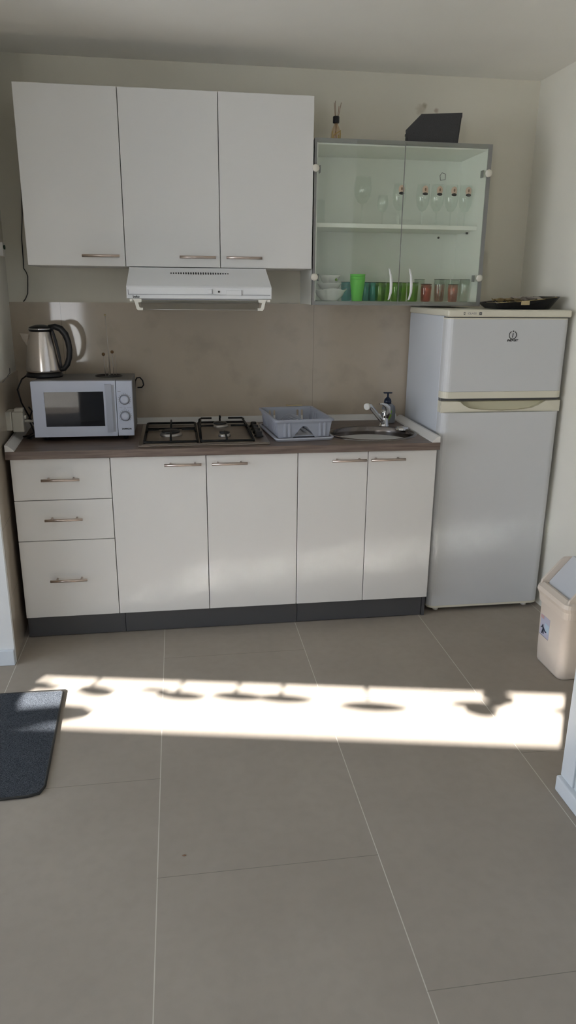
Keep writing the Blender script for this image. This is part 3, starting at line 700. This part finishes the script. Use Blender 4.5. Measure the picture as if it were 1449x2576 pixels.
for k, (x, y) in enumerate(((1.640, -.20), (1.682, -.15), (1.712, -.215), (1.752, -.16), (1.790, -.215))):
    tumbler(['olive green tumbler behind the left door handle', 'green tumbler left of the middle door gap', 'green tumbler right of the middle door gap', 'green tumbler behind the right door handle', 'green tumbler beside the pink tumblers'][k], x, y, .084, .026, M['green'], gt)
for k, (x, y) in enumerate(((1.850, -.225), (1.880, -.15), (1.940, -.16), (1.985, -.22))):
    tumbler(['rose pink tumbler next to the green ones', 'rose pink tumbler in the back row, second of the pink ones', 'rose pink tumbler in the back row behind the clear ones', 'rose pink tumbler in the front row farthest right'][k], x, y, .078, .024, M['pink'], gt)
for k, (x, y) in enumerate(((1.838, -.165), (1.912, -.235), (1.965, -.155), (2.020, -.16), (2.033, -.235))):
    tumbler(['tall clear tumbler between green and pink tumblers', 'tall clear tumbler in front of the pink ones', 'tall clear tumbler in the back row among the pink ones', 'tall clear tumbler at the back near the cabinet side', 'tall clear tumbler in front at the right cabinet side'][k], x, y, .100, .025, M['smoke'], gt)

# ------------------------------------------------------------------ on top of the glass cabinet
t = thing('reed_diffuser', 'small reed diffuser bottle with black cap on the glass cabinet', 'diffuser', (1.396, -.26, GZ1))
b = B(); lathe(b, vessel([(0, 0), (.020, 0), (.0225, .004), (.0225, .030), (.018, .046), (.0095, .064), (.0085, .070)], .0014), (1.396, -.26, GZ1), 24); bo = obj('bottle', b, M['oil'], t)
b = B(); lathe(b, [(.004, .070), (.0135, .070), (.014, .073), (.014, .094), (.0125, .096), (.004, .096)], (1.396, -.26, GZ1), 24); obj('cap', b, M['black'], t)
for dx, dy, tx, tz in ((-.003, 0, -.010, .148), (0, .002, -.004, .156), (.002, -.002, .010, .135), (.003, .001, .021, .150)):
    b = B(); cyl(b, (1.396 - tx * .4, -.26 + dy, GZ1 + .004), (1.396 + tx, -.26 + dy * 3, GZ1 + tz), .0011, seg=6); obj('reed', b, M['reed'], t)
b = B()
for p in ([(1.378, -.277, GZ1 + .036), (1.377, -.278, GZ1 + .004)], [(1.384, -.280, GZ1 + .022), (1.381, -.280, GZ1 + .003)], [(1.382, -.281, GZ1 + .020), (1.396, -.283, GZ1 + .028), (1.408, -.280, GZ1 + .036), (1.413, -.277, GZ1 + .040), (1.412, -.277, GZ1 + .004)], [(1.404, -.281, GZ1 + .022), (1.404, -.281, GZ1 + .003)]): tube(b, p, .0015, 6)
obj('straw_ribbon', b, M['straw'], bo)
t = thing('storage_bin', 'charcoal plastic storage bin with sloping open side on the glass cabinet', 'storage box', (1.83, -.24, GZ1))
prof = [(1.728, GZ1 + .001), (1.722, GZ1 + .046), (1.714, GZ1 + .047), (1.714, GZ1 + .056), (1.778, GZ1 + .118), (1.951, GZ1 + .120), (1.951, GZ1 + .102), (1.944, GZ1 + .100), (1.937, GZ1 + .001)]
for ya, yb_ in ((-.285, -.281), (-.194, -.190)):
    b = B(); plate(b, prof, [], ya, yb_, 'y'); obj('side_wall', b, M['dark_box'], t)
b = B(); box(b, 1.728, 1.937, -.281, -.194, GZ1 + .001, GZ1 + .005); obj('base', b, M['dark_box'], t)
b = B(); loft(b, [[(1.937, -.281, GZ1 + .005), (1.941, -.281, GZ1 + .005), (1.951, -.281, GZ1 + .120), (1.947, -.281, GZ1 + .120)], [(1.937, -.194, GZ1 + .005), (1.941, -.194, GZ1 + .005), (1.951, -.194, GZ1 + .120), (1.947, -.194, GZ1 + .120)]]); obj('end_wall', b, M['dark_box'], t)
b = B(); box(b, 1.716, 1.722, -.281, -.194, GZ1 + .005, GZ1 + .052); obj('low_lip', b, M['dark_box'], t)
b = B(); cyl(b, (1.749, -.2855, GZ1 + .045), (1.749, -.2846, GZ1 + .045), .0035, seg=10); obj('peg_hole', b, M['ink'], t)

t.rotation_euler = (0, 0, math.radians(-15))

# ------------------------------------------------------------------ fridge
FX0, FX1, FY = 1.842, 2.408, -.5646
t = thing('fridge_freezer', 'white two door fridge freezer with yellowed cream trim at the right', 'fridge', ((FX0 + FX1) / 2, -.3, 0))
b = B(); box(b, FX0 + .002, FX1 - .002, FY + .062, -.035, .035, 1.384, .004, mi=0); body = obj('cabinet_shell', b, M['fridge_side'], t)
b = B(); box(b, FX0, FX1, FY + .045, -.030, 1.384, 1.412, .006); box(b, FX0 - .001, FX1 + .001, FY - .002, FY + .052, 1.381, 1.412, .008, 3); obj('top_lid', b, M['cream'], t)
def rdoor(z0, z1, mt, y0=FY, y1=FY + .056, r=.034):
    b = B(); o2 = []
    n = 6
    pts = [(FX0 + .001, y1)] + [(FX0 + .001 + r * (1 - math.cos(PI / 2 * i / n)), y0 + r * (1 - math.sin(PI / 2 * i / n))) for i in range(n + 1)] + [(FX1 - .001 - r * (1 - math.sin(PI / 2 * i / n)), y0 + r * (1 - math.cos(PI / 2 * i / n))) for i in range(n + 1)] + [(FX1 - .001, y1)]
    loft(b, [[(x, y, z0) for x, y in pts], [(x, y, z1) for x, y in pts]])
    return b
d = obj('freezer_door', rdoor(1.062, 1.372, 0), M['fridge'], t)
obj('lower_trim', rdoor(1.032, 1.0615, 0, FY - .0015), M['cream'], d); obj('upper_trim', rdoor(1.3722, 1.377, 0, FY - .0005), M['cream'], d)
obj('bottom_edge_trim', rdoor(.024, .0335, 0, FY - .001), M['cream'], t)
d2 = obj('fridge_door', rdoor(.034, .968, 0), M['fridge'], t)
# cream handle band with a scooped grip
b = B(); zt, zl = 1.018, .9682
sc = [(1.925, zt), (1.948, 1.000), (1.972, .988), (2.03, .981), (2.125, .976), (2.21, .979), (2.265, .986), (2.298, 1.000), (2.330, zt)]
plate(b, [(FX0 + .001, zl), (FX1 - .001, zl), (FX1 - .001, zt)] + sc[::-1] + [(FX0 + .001, zt)], [], FY, FY + .010, 'y')
for v in b.verts:
    if v.co.x < FX0 + .004 or v.co.x > FX1 - .004: v.co.y += .012
box(b, FX0 + .001, FX1 - .001, FY + .030, FY + .056, zl, zt); hb = obj('grip_band', b, M['cream'], d2)
b = B(); loft(b, [[(x, FY + .004, z) for x, z in sc] , [(x, FY + .030, z) for x, z in sc]], cap0=False, cap1=False); box(b, 1.92, 2.335, FY + .026, FY + .030, .972, zt - .0005); obj('finger_recess', b, M['cream_d'], hb)
b = B(); box(b, FX0 + .004, FX1 - .004, FY + .03, FY + .06, 1.018, 1.032); box(b, FX0 + .004, FX1 - .004, FY + .01, FY + .06, 1.377, 1.381); obj('door_gasket', b, M['label_grey'], t)
for x, y in ((FX0 + .055, FY + .04), (FX1 - .055, FY + .04), (FX0 + .05, -.08), (FX1 - .05, -.08)):
    b = B(); lathe(b, [(0, 0), (.013, 0), (.014, .006), (.009, .010), (.009, .036), (0, .036)], (x, y, 0), 16); obj('foot', b, M['white'] if y < -.3 else M['black'], t)
b = B(); box(b, FX0 + .01, FX1 - .01, FY + .07, FY + .08, .012, .036); obj('kick_plate', b, M['black'], t)
# round emblem, maker's name and energy mark
b = B(); cx, cz, R_ = 2.1425, 1.306, .0165
tube(b, [(cx + R_ * math.sin(a), FY - .0006, cz + R_ * 1.02 * math.cos(a)) for a in [math.radians(28 + 304 * i / 30) for i in range(31)]], .0017, 6)
tube(b, [(cx - .001, FY - .0006, cz - .010), (cx + .0012, FY - .0006, cz + .008)], .0017, 6); sphere(b, (cx + .0015, FY, cz + .0165), .0028, 10); obj('emblem', b, M['ink'], d)
text('maker_name', 'iNDeSIT', .0125, (2.1425, FY - .0003, 1.2835), M['ink'], d, shear=.25, bold=.0005, xscale=1.12)
b = B(); plate(b, [(1.910, 1.391), (1.917, 1.391), (1.917, 1.401), (1.910, 1.401)], [], FY - .0028, FY - .0018, 'y')
plate(b, rr(1.980, 1.992, 1.390, 1.402, .002), [[(1.9845, 1.3945), (1.9875, 1.3945), (1.9875, 1.3975), (1.9845, 1.3975)]], FY - .0028, FY - .0018, 'y'); obj('energy_mark', b, M['label_grey'], t)
text('energy_wording', 'A', .0085, (1.9135, FY - .0030, 1.396), M['cream'], t, bold=.0003)
text('energy_wording', 'CLASS', .0105, (1.948, FY - .0022, 1.396), M['grey_ink'], t, xscale=1.35)

# tray and papers on the fridge
t = thing('serving_tray', 'black oval tray lying on the fridge beside the glass cabinet', 'tray', (2.235, -.40, 1.412))
b = B(); loft(b, [L([(2.235 + x, -.385 + y) for x, y in rr(-.125, .125, -.10, .11, .05, 6)], 1.4135), L([(2.235 + x, -.385 + y) for x, y in rr(-.155, .150, -.14, .13, .06, 6)], 1.450), L([(2.235 + x, -.385 + y) for x, y in rr(-.158, .153, -.143, .133, .06, 6)], 1.453),
                  L([(2.235 + x, -.385 + y) for x, y in rr(-.150, .146, -.136, .126, .058, 6)], 1.450), L([(2.235 + x, -.385 + y) for x, y in rr(-.118, .118, -.095, .105, .05, 6)], 1.4175)], smooth=False)
for v in b.verts: v.co.z += max(0, (v.co.z - 1.42)) * (v.co.x - 2.235) * 3.0; 
obj('tray_body', b, M['black'], t)
b = B(); tube(b, [(2.080, -.40, 1.4405), (2.10, -.51, 1.441), (2.18, -.529, 1.446), (2.28, -.529, 1.4565), (2.36, -.512, 1.4645), (2.386, -.44, 1.4665)], .0015, 6); obj('gold_rim', b, M['gold'], t)
b = B(); box(b, 2.185, 2.222, -.5315, -.5265, 1.432, 1.449); obj('tan_label', b, M['card'], t)
pg = 'papers in the tray on the fridge'
for (x, y, z, w, dd, rz, m, lb) in ((2.25, -.42, 1.459, .16, .13, .2, 'paper', 'crumpled pale paper sheet sticking up in the black tray'), (2.16, -.44, 1.452, .12, .10, -.15, 'card', 'tan folded paper at the left of the black tray'), (2.24, -.40, 1.436, .18, .14, .05, 'paper', 'pale paper lying lowest in the black tray')):
    b = B(); n = 8
    g2 = [[b.verts.new(((i / n - .5) * w, (j / n - .5) * dd, .004 * math.sin(i * 1.7 + j) + .006 * math.sin(i * .8 - j * 1.3))) for j in range(n + 1)] for i in range(n + 1)]
    for i in range(n):
        for j in range(n): b.faces.new([g2[i][j], g2[i + 1][j], g2[i + 1][j + 1], g2[i][j + 1]])
    bmesh.ops.solidify(b, geom=b.faces[:], thickness=.001)
    o = obj('paper_sheet', b, M[m]); o.location = (x, y, z); o.rotation_euler = (0, 0, rz); tag(o, lb, 'paper', pg)

# ------------------------------------------------------------------ microwave
MX0, MX1, MYF, MYB, MZ0, MZ1 = .079, .496, -.455, -.14, .874, 1.111
t = thing('microwave_oven', 'silver microwave oven with two round dials on the left of the worktop', 'microwave', (.288, -.3, .852))
b = B(); box(b, MX0 + .004, MX1 - .003, MYF + .035, MYB, MZ0, MZ1 - .003, .003); obj('oven_shell', b, M['mw_side'], t)
for x in (MX0 + .04, MX1 - .04):
    for y in (MYF + .06, MYB - .04):
        b = B(); cyl(b, (x, y, .8525), (x, y, MZ0 + .001), .012, seg=12); obj('foot', b, M['black'], t)
XS = .4265
b = B(); wx0, wx1, wz0, wz1 = .130, .374, .918, 1.066
plate(b, [(MX0, MZ0), (XS - .001, MZ0), (XS - .001, MZ1), (MX0 + .004, MZ1), (MX0, MZ1 - .004)], [[(wx0, wz0), (wx1, wz0), (wx1, wz1), (wx0, wz1)]], MYF, MYF + .034, 'y'); d = obj('door', b, M['mw'], t)
b = B(); box(b, wx0 + .0002, wx1 - .0002, MYF + .0025, MYF + .012, wz0 + .0002, wz1 - .0002); obj('window', b, M['mw_glass'], d)
b = B(); loft(b, [[(.383, MYF, .893), (.409, MYF, .893), (.409, MYF - .004, .893), (.385, MYF - .020, .893)], [(.381, MYF, 1.098), (.409, MYF, 1.098), (.409, MYF - .004, 1.098), (.383, MYF - .020, 1.098)]]); h = obj('handle', b, M['mw'], d)
b = B(); box(b, .4095, .4195, MYF - .0005, MYF + .001, .893, 1.094); obj('handle_recess', b, M['mw_d'], d)
b = B(); box(b, XS + .001, MX1, MYF, MYF + .034, MZ0, MZ1, .003); cp = obj('control_panel', b, M['mw'], t)
for z in (1.031, .9605):
    b = B(); lathe(b, [(0, .0005), (.0225, .0005), (.0225, .0015), (0, .0015)], (.4615, MYF, z), 32, axis='y'); rg = obj('dial_ring', b, M['mw_d'], cp)
    b = B(); lathe(b, [(0, 0), (.0185, 0), (.018, .010), (.0165, .013), (.010, .0125), (0, .0125)], (.4615, MYF - .001, z), 32, axis='y'); obj('dial', b, M['mw'], cp)
    b = B()
    for k in range(14):
        a = math.radians(-130 + 20 * k); r1, r2 = .0245, .0275
        tube(b, [(.4615 + r1 * math.sin(a), MYF - .0004, z + r1 * math.cos(a)), (.4615 + r2 * math.sin(a), MYF - .0004, z + r2 * math.cos(a))], .0006, 5)
    obj('dial_marks', b, M['ink'], cp)
b = B(); box(b, .434, .447, MYF - .0004, MYF + .001, 1.065, 1.0665); box(b, .438, .450, MYF - .0004, MYF + .001, .9955, .9967); box(b, .470, .489, MYF - .0004, MYF + .001, .9955, .9967); box(b, .4605, .4622, MYF - .0004, MYF + .001, .990, .998); obj('printed_lines', b, M['grey_ink'], cp)
text('maker_name', 'DOMNCLAR', .0085, (.4645, MYF - .0002, .9045), M['ink'], cp, bold=.0006, xscale=.84)
for pts, lb, nm in (([(.470, -.11, .8555), (.482, -.12, .95), (.492, -.125, 1.07), (.500, -.13, 1.085), (.515, -.14, 1.088), (.527, -.15, 1.075), (.531, -.15, 1.055), (.522, -.14, 1.042), (.502, -.13, 1.040)], 'short black cable loop behind the right side of the microwave', 'cable_loop'),):
    b = B(); tube(b, pts, .0032, 8); tag(obj(nm, b, M['black']), lb, 'cable')

# ------------------------------------------------------------------ kettle
KX, KY, KZ = .108, -.262, 1.1105
t = thing('electric_kettle', 'brushed steel electric kettle with black handle on the microwave', 'kettle', (KX, KY, KZ))
b = B(); lathe(b, [(0, 0), (.078, 0), (.079, .006), (.076, .014), (.070, .020), (0, .020)], (KX, KY, KZ), 40); obj('power_base', b, M['black'], t)
b = B(); lathe(b, [(0, .0205), (.0740, .0205), (.0755, .026), (.0750, .034), (.0715, .075), (.0655, .118), (.058, .158), (.0505, .190), (.0485, .196), (0, .196)], (KX, KY, KZ), 48); kb = obj('body', b, M['kettle'], t)
b = B(); lathe(b, [(0, .1965), (.0505, .1965), (.0515, .203), (.049, .211), (.036, .217), (.016, .2215), (0, .222)], (KX, KY, KZ), 40); ld = obj('lid', b, M['black'], t)
b = B(); lathe(b, [(.0522, .2035), (.0525, .2045), (.0515, .2065), (.0505, .207)], (KX, KY, KZ), 40); obj('lid_ring', b, M['chrome'], ld)
b = B(); hp = [(.035, .212), (.062, .214), (.085, .205), (.103, .182), (.113, .150), (.116, .115), (.112, .082), (.102, .052), (.088, .034), (.070, .028)]
tube(b, [(KX + x, KY - .01, KZ + z) for x, z in hp], [.010, .013, .0145, .0145, .013, .0125, .0125, .012, .011, .009], 14); tube(b, [(KX + .044, KY - .006, KZ + .208), (KX + .051, KY - .008, KZ + .19), (KX + .060, KY - .01, KZ + .155), (KX + .069, KY - .01, KZ + .10), (KX + .074, KY - .01, KZ + .05), (KX + .074, KY - .01, KZ + .028)], .006, 8)
obj('handle', b, M['black'], t)
b = B()
sp0 = [(KX - .048, KY - .016, KZ + .185), (KX - .048, KY + .016, KZ + .185), (KX - .058, KY, KZ + .120)]
sp1 = [(KX - .088, KY - .009, KZ + .186), (KX - .088, KY + .009, KZ + .186), (KX - .080, KY, KZ + .160)]
A_ = [b.verts.new(p) for p in sp0]; B_ = [b.verts.new(p) for p in sp1]
for i in range(3): b.faces.new([A_[i], A_[(i + 1) % 3], B_[(i + 1) % 3], B_[i]])
b.faces.new(B_)
obj('spout', b, M['kettle'], t)
text('body_print', 'Corrente', .0072, (KX + .034, KY - .0665, KZ + .030), M['ink'], kb)
b = B(); tube(b, [(KX - .075, KY, KZ + .006), (.012, KY - .02, KZ - .01), (-.002, KY - .06, KZ - .05), (.008, KY - .05, KZ - .11), (.03, -.28, .93), (.055, -.25, .865), (.03, -.35, .862), (.02, -.40, .868)], .0035, 8); obj('power_cord', b, M['black'], t)
# wire kitchen roll stand
t = thing('roll_holder', 'slim wire kitchen roll stand with wooden beads on the microwave', 'holder', (.385, -.265, MZ1 - .003))
HZ = MZ1 - .003
b = B(); tube(b, [(.385 + .058 * math.cos(a), -.265 + .045 * math.sin(a), HZ + .004) for a in [2 * PI * i / 40 for i in range(40)]], .0028, 8, closed=True); tube(b, [(.327, -.265, HZ + .004), (.443, -.265, HZ + .004)], .0022, 8); tube(b, [(.385, -.31, HZ + .004), (.385, -.22, HZ + .004)], .0022, 8); obj('base_ring', b, M['wire_d'], t)
b = B(); tube(b, [(.392, -.265, HZ + .004), (.389, -.265, HZ + .14), (.385, -.265, HZ + .262)], .0014, 8); ro = obj('centre_rod', b, M['wire'], t)
b = B(); sphere(b, (.3845, -.265, HZ + .266), .0045, 10); obj('bead', b, M['card'], ro)
for x0, x1, y, h_ in ((.374, .370, -.295, .095), (.404, .403, -.235, .100)):
    b = B(); tube(b, [(x0, y, HZ + .004), (x1, y, HZ + h_)], .0014, 8); tube(b, [(x0 + .012, y + .005, HZ + .004), (x1 + .012, y + .005, HZ + h_ * .9)], .0010, 6); s_ = obj('side_rod', b, M['wire'], t)
    b = B(); sphere(b, (x1, y, HZ + h_ + .005), .0075, 14); obj('bead', b, M['bead'], s_)

# ------------------------------------------------------------------ socket, plug, cables at the left wall
t = thing('wall_socket', 'cream socket with bulky white adapter on the left tiled wall', 'socket', (-.02, -.42, .90))
b = B(); box(b, -.034, -.010, -.46, -.375, .905, .985, .003); obj('socket_plate', b, M['socket'], t)
b = B(); box(b, -.010, .036, -.448, -.400, .896, .982, .004); ad = obj('adapter', b, M['socket'], t)
b = B(); box(b, .000, .036, -.442, -.404, .982, .996, .003); box(b, .036, .046, -.430, -.41, .95, .965, .002); obj('plug', b, M['socket'], ad)
b = B(); tube(b, [(.036, -.42, .940), (.052, -.415, .938), (.066, -.40, .935), (.075, -.36, .925)], [.007, .0065, .005, .004], 8); obj('plug_lead', b, M['socket'], t)
b = B(); tube(b, [(.050, -.385, .995), (.062, -.38, .975), (.045, -.375, .94), (.055, -.37, .90), (.070, -.40, .875), (.055, -.42, .862), (.030, -.39, .86), (.05, -.36, .862), (.072, -.37, .87)], .0035, 8)
tag(obj('power_cable', b, M['black']), 'tangled black cable between the microwave and the left wall', 'cable')
b = B(); tube(b, [(-.030, -.30, 1.150), (-.022, -.34, 1.135), (-.025, -.42, 1.118), (-.028, -.46, 1.110)], .0016, 6); tag(obj('thin_wire', b, M['label_grey']), 'thin loose wire end sticking out over the left wall tiles', 'wire')
b = B(); tube(b, [(.034, -.006, 1.90), (.028, -.006, 1.80), (.016, -.006, 1.70), (.014, -.006, 1.60), (.012, -.006, 1.57), (.022, -.006, 1.553), (.027, -.006, 1.535), (.024, -.006, 1.50), (.020, -.006, 1.46), (.008, -.006, 1.436), (-.002, -.008, 1.424)], .0022, 6)
tag(obj('hanging_wire', b, M['ink']), 'thin dark wire running down the back wall beside the leftmost wall cabinet', 'wire')

# ------------------------------------------------------------------ bin
t = thing('swing_bin', 'cream plastic swing lid bin with pale flap and sticker, right of the fridge', 'bin', (2.275, -1.15, 0))
BX0, BX1, BY0, BY1 = 2.148, 2.402, -1.256, -1.040
b = B(); e = .006
loft(b, [L(rr(BX0 + .008, BX1 - .008, BY0 + .008, BY1 - .008, .03, 5), .001), L(rr(BX0 + .004, BX1 - .004, BY0 + .004, BY1 - .004, .032, 5), .010), L(rr(BX0 + .002, BX1 - .002, BY0 + .002, BY1 - .002, .032, 5), .05), L(rr(BX0 - .001, BX1 + .001, BY0 - .002, BY1 + .002, .030, 5), .262), L(rr(BX0 - .004, BX1 + .003, BY0 - .006, BY1 + .006, .03, 5), .268),
         L(rr(BX0 - .004, BX1 + .003, BY0 - .006, BY1 + .006, .03, 5), .282)], smooth=True); obj('bin_body', b, M['bin'], t)
b = B()
loft(b, [L(rr(BX0 - .006, BX1 + .004, BY0 - .010, BY1 + .010, .028, 5), .270), L(rr(BX0 - .010, BX1 + .006, BY0 - .014, BY1 + .014, .03, 5), .300), L(rr(BX0 - .018, BX1 + .008, BY0 - .018, BY1 + .018, .03, 5), .318), L(rr(BX0 - .014, BX1 + .008, BY0 - .016, BY1 + .016, .03, 5), .334),
         L(rr(BX0 + .006, BX1 - .004, BY0 + .004, BY1 - .004, .02, 5), .346), L(rr(BX0 + .018, BX1 - .012, BY0 + .010, BY1 - .010, .015, 5), .344), L(rr(BX0 + .020, BX1 - .014, BY0 + .012, BY1 - .012, .015, 5), .31)], smooth=False, cap0=False, cap1=False); ld = obj('lid_collar', b, M['bin'], t)
cx = (BX0 + BX1) / 2
gp_ = [(BX0 - .002, .330), (BX0 + .004, .352), (cx - .050, .436), (cx - .036, .446), (cx + .036, .446), (cx + .050, .436), (BX1 - .006, .352), (BX1 + .002, .330)]
for y0, y1 in ((BY0 - .006, BY0 + .004), (BY1 - .004, BY1 + .008)):
    b = B(); plate(b, gp_, [], y0, y1, 'y'); obj('lid_gable', b, M['bin'], ld)
b = B(); fp = [(BX0 + .022, .330), (BX0 + .024, .336), (cx - .006, .452), (cx + .006, .452), (BX1 - .026, .336), (BX1 - .022, .330)]
loft(b, [[(x, BY0 + .0065, z) for x, z in fp], [(x, BY1 - .0065, z) for x, z in fp]]); obj('swing_flap', b, M['flap'], t)
# sticker on the left face
b = B(); sx = BX0 - .0006
plate(b, [(-1.145, .128), (-1.073, .128), (-1.073, .215), (-1.145, .215)], [], sx - .0006, sx + .003, 'x'); st = obj('sticker', b, M['lilac'], t)
b = B(); plate(b, [(-1.144, .150), (-1.112, .160), (-1.110, .190), (-1.144, .186)], [], sx - .0009, sx, 'x'); obj('sticker_print', b, M['skyb'], st)
b = B(); plate(b, [(-1.074, .200), (-1.098, .200), (-1.098, .2145), (-1.074, .2145)], [], sx - .0009, sx, 'x'); obj('sticker_print', b, M['rose'], st)
b = B()
for pts in ([(-1.095, .176), (-1.100, .158), (-1.093, .137)], [(-1.098, .172), (-1.085, .160)], [(-1.096, .168), (-1.118, .152), (-1.126, .154)], [(-1.102, .158), (-1.106, .138)]): tube(b, [(sx - .0010, y, z) for y, z in pts], .0028, 6)
obj('sticker_figure', b, M['navy'], st)
b = B(); box(b, sx - .0008, sx, -1.145, -1.073, .126, .129); obj('sticker_edge', b, M['grey_ink'], st)

# ------------------------------------------------------------------ mat
b = B(); mp = [(-1.25, -.80), (.212, -1.076), (.236, -1.64), (.215, -1.680), (.17, -1.684), (-1.25, -1.72)]
mp = [(-1.25, -1.03), (.205, -1.073), (.214, -1.082), (.240, -1.640), (.226, -1.672), (.195, -1.682), (-1.25, -1.70)]
mp = [(-1.25, -1.035), (.205, -1.074), (.214, -1.084), (.238, -1.640), (.226, -1.672), (.195, -1.682), (-1.25, -1.725)]
plate(b, mp, [], .0005, .008, 'z'); rug = tag(obj('door_mat', b, M['rug']), 'dark blue grey pile mat at the left edge of the floor', 'mat')
b = B(); tube(b, [(x, y, .0055) for x, y in mp], .0045, 8, closed=True); obj('bound_edge', b, M['ink'], rug)
b = B(); lathe(b, [(0, .001), (.003, .0008), (.004, .0015), (0, .003)], (.663, -1.985, 0), 8, 1.6, .8); tag(obj('crumb', b, M['reed']), 'tiny dark crumb on the bare floor tile', 'crumb')

# ------------------------------------------------------------------ light
w = bpy.data.worlds.new('sky'); bpy.context.scene.world = w; w.use_nodes = True; nt = w.node_tree
bg = nt.nodes['Background']; tc = nt.nodes.new('ShaderNodeTexCoord'); sp_ = nt.nodes.new('ShaderNodeSeparateXYZ'); rp = nt.nodes.new('ShaderNodeValToRGB')
nt.links.new(tc.outputs['Generated'], sp_.inputs[0]); nt.links.new(sp_.outputs[2], rp.inputs[0]); nt.links.new(rp.outputs[0], bg.inputs[0])
rp.color_ramp.elements[0].position = 0; rp.color_ramp.elements[0].color = (.93, .95, 1, 1); rp.color_ramp.elements[1].position = .6; rp.color_ramp.elements[1].color = (.55, .72, 1, 1)
SKY, SUN, EXPO = 7.0, 56.0, -0.07
bg.inputs[1].default_value = SKY
s = bpy.data.lights.new('sun', 'SUN'); s.energy = SUN; s.angle = math.radians(.25); s.color = (1, .97, .93)
so = bpy.data.objects.new('sun', s); C.objects.link(so); so.rotation_euler = Vector((K, 1, -T)).to_track_quat('-Z', 'Y').to_euler()
# daylight portals in the two openings (sampling aids of the sky, no light of their own)
def portal(loc, sx, sy, rot):
    l = bpy.data.lights.new('sky_portal', 'AREA'); l.shape = 'RECTANGLE'; l.size = sx; l.size_y = sy; l.cycles.is_portal = True
    o = bpy.data.objects.new('sky_portal', l); C.objects.link(o); o.location = loc; o.rotation_euler = rot
portal((-3.25, (WY0 + WY1) / 2, (WZ0 + WZ1) / 2), WZ1 - WZ0, WY1 - WY0, (0, -PI / 2, 0))
portal(((OX0 + OX1) / 2, LY((OX0 + OX1) / 2) - .06, OZ / 2), (OX1 - OX0) * 1.02, OZ, (PI / 2, 0, math.atan(-.2025)))

# ------------------------------------------------------------------ camera
cam = bpy.data.cameras.new('camera'); co = bpy.data.objects.new('camera', cam); C.objects.link(co)
f_px, yaw, pitch, roll = 1819.445, .1506, .2981, .0091
cam.sensor_fit = 'VERTICAL'; cam.sensor_height = 24; cam.lens = f_px / 2576 * 24; cam.clip_start = .05
fwd = Vector((math.sin(yaw) * math.cos(pitch), math.cos(yaw) * math.cos(pitch), -math.sin(pitch)))
rt = Vector((math.cos(yaw), -math.sin(yaw), 0)); up = rt.cross(fwd)
r2 = rt * math.cos(roll) + up * math.sin(roll); u2 = up * math.cos(roll) - rt * math.sin(roll)
co.matrix_world = Matrix(((r2.x, u2.x, -fwd.x, .69302), (r2.y, u2.y, -fwd.y, -3.62708), (r2.z, u2.z, -fwd.z, 1.48656), (0, 0, 0, 1)))
sc_ = bpy.context.scene; sc_.camera = co
vs_ = sc_.view_settings; vs_.view_transform = 'Standard'; vs_.look = 'None'; vs_.gamma = 1; vs_.use_curve_mapping = False; vs_.exposure = EXPO
cy = sc_.cycles; cy.use_denoising = True; cy.max_bounces = 12; cy.diffuse_bounces = 6; cy.glossy_bounces = 5; cy.transparent_max_bounces = 40; cy.transmission_bounces = 8
cy.sample_clamp_indirect = 0.0; cy.blur_glossy = 0.; cy.caustics_reflective = True
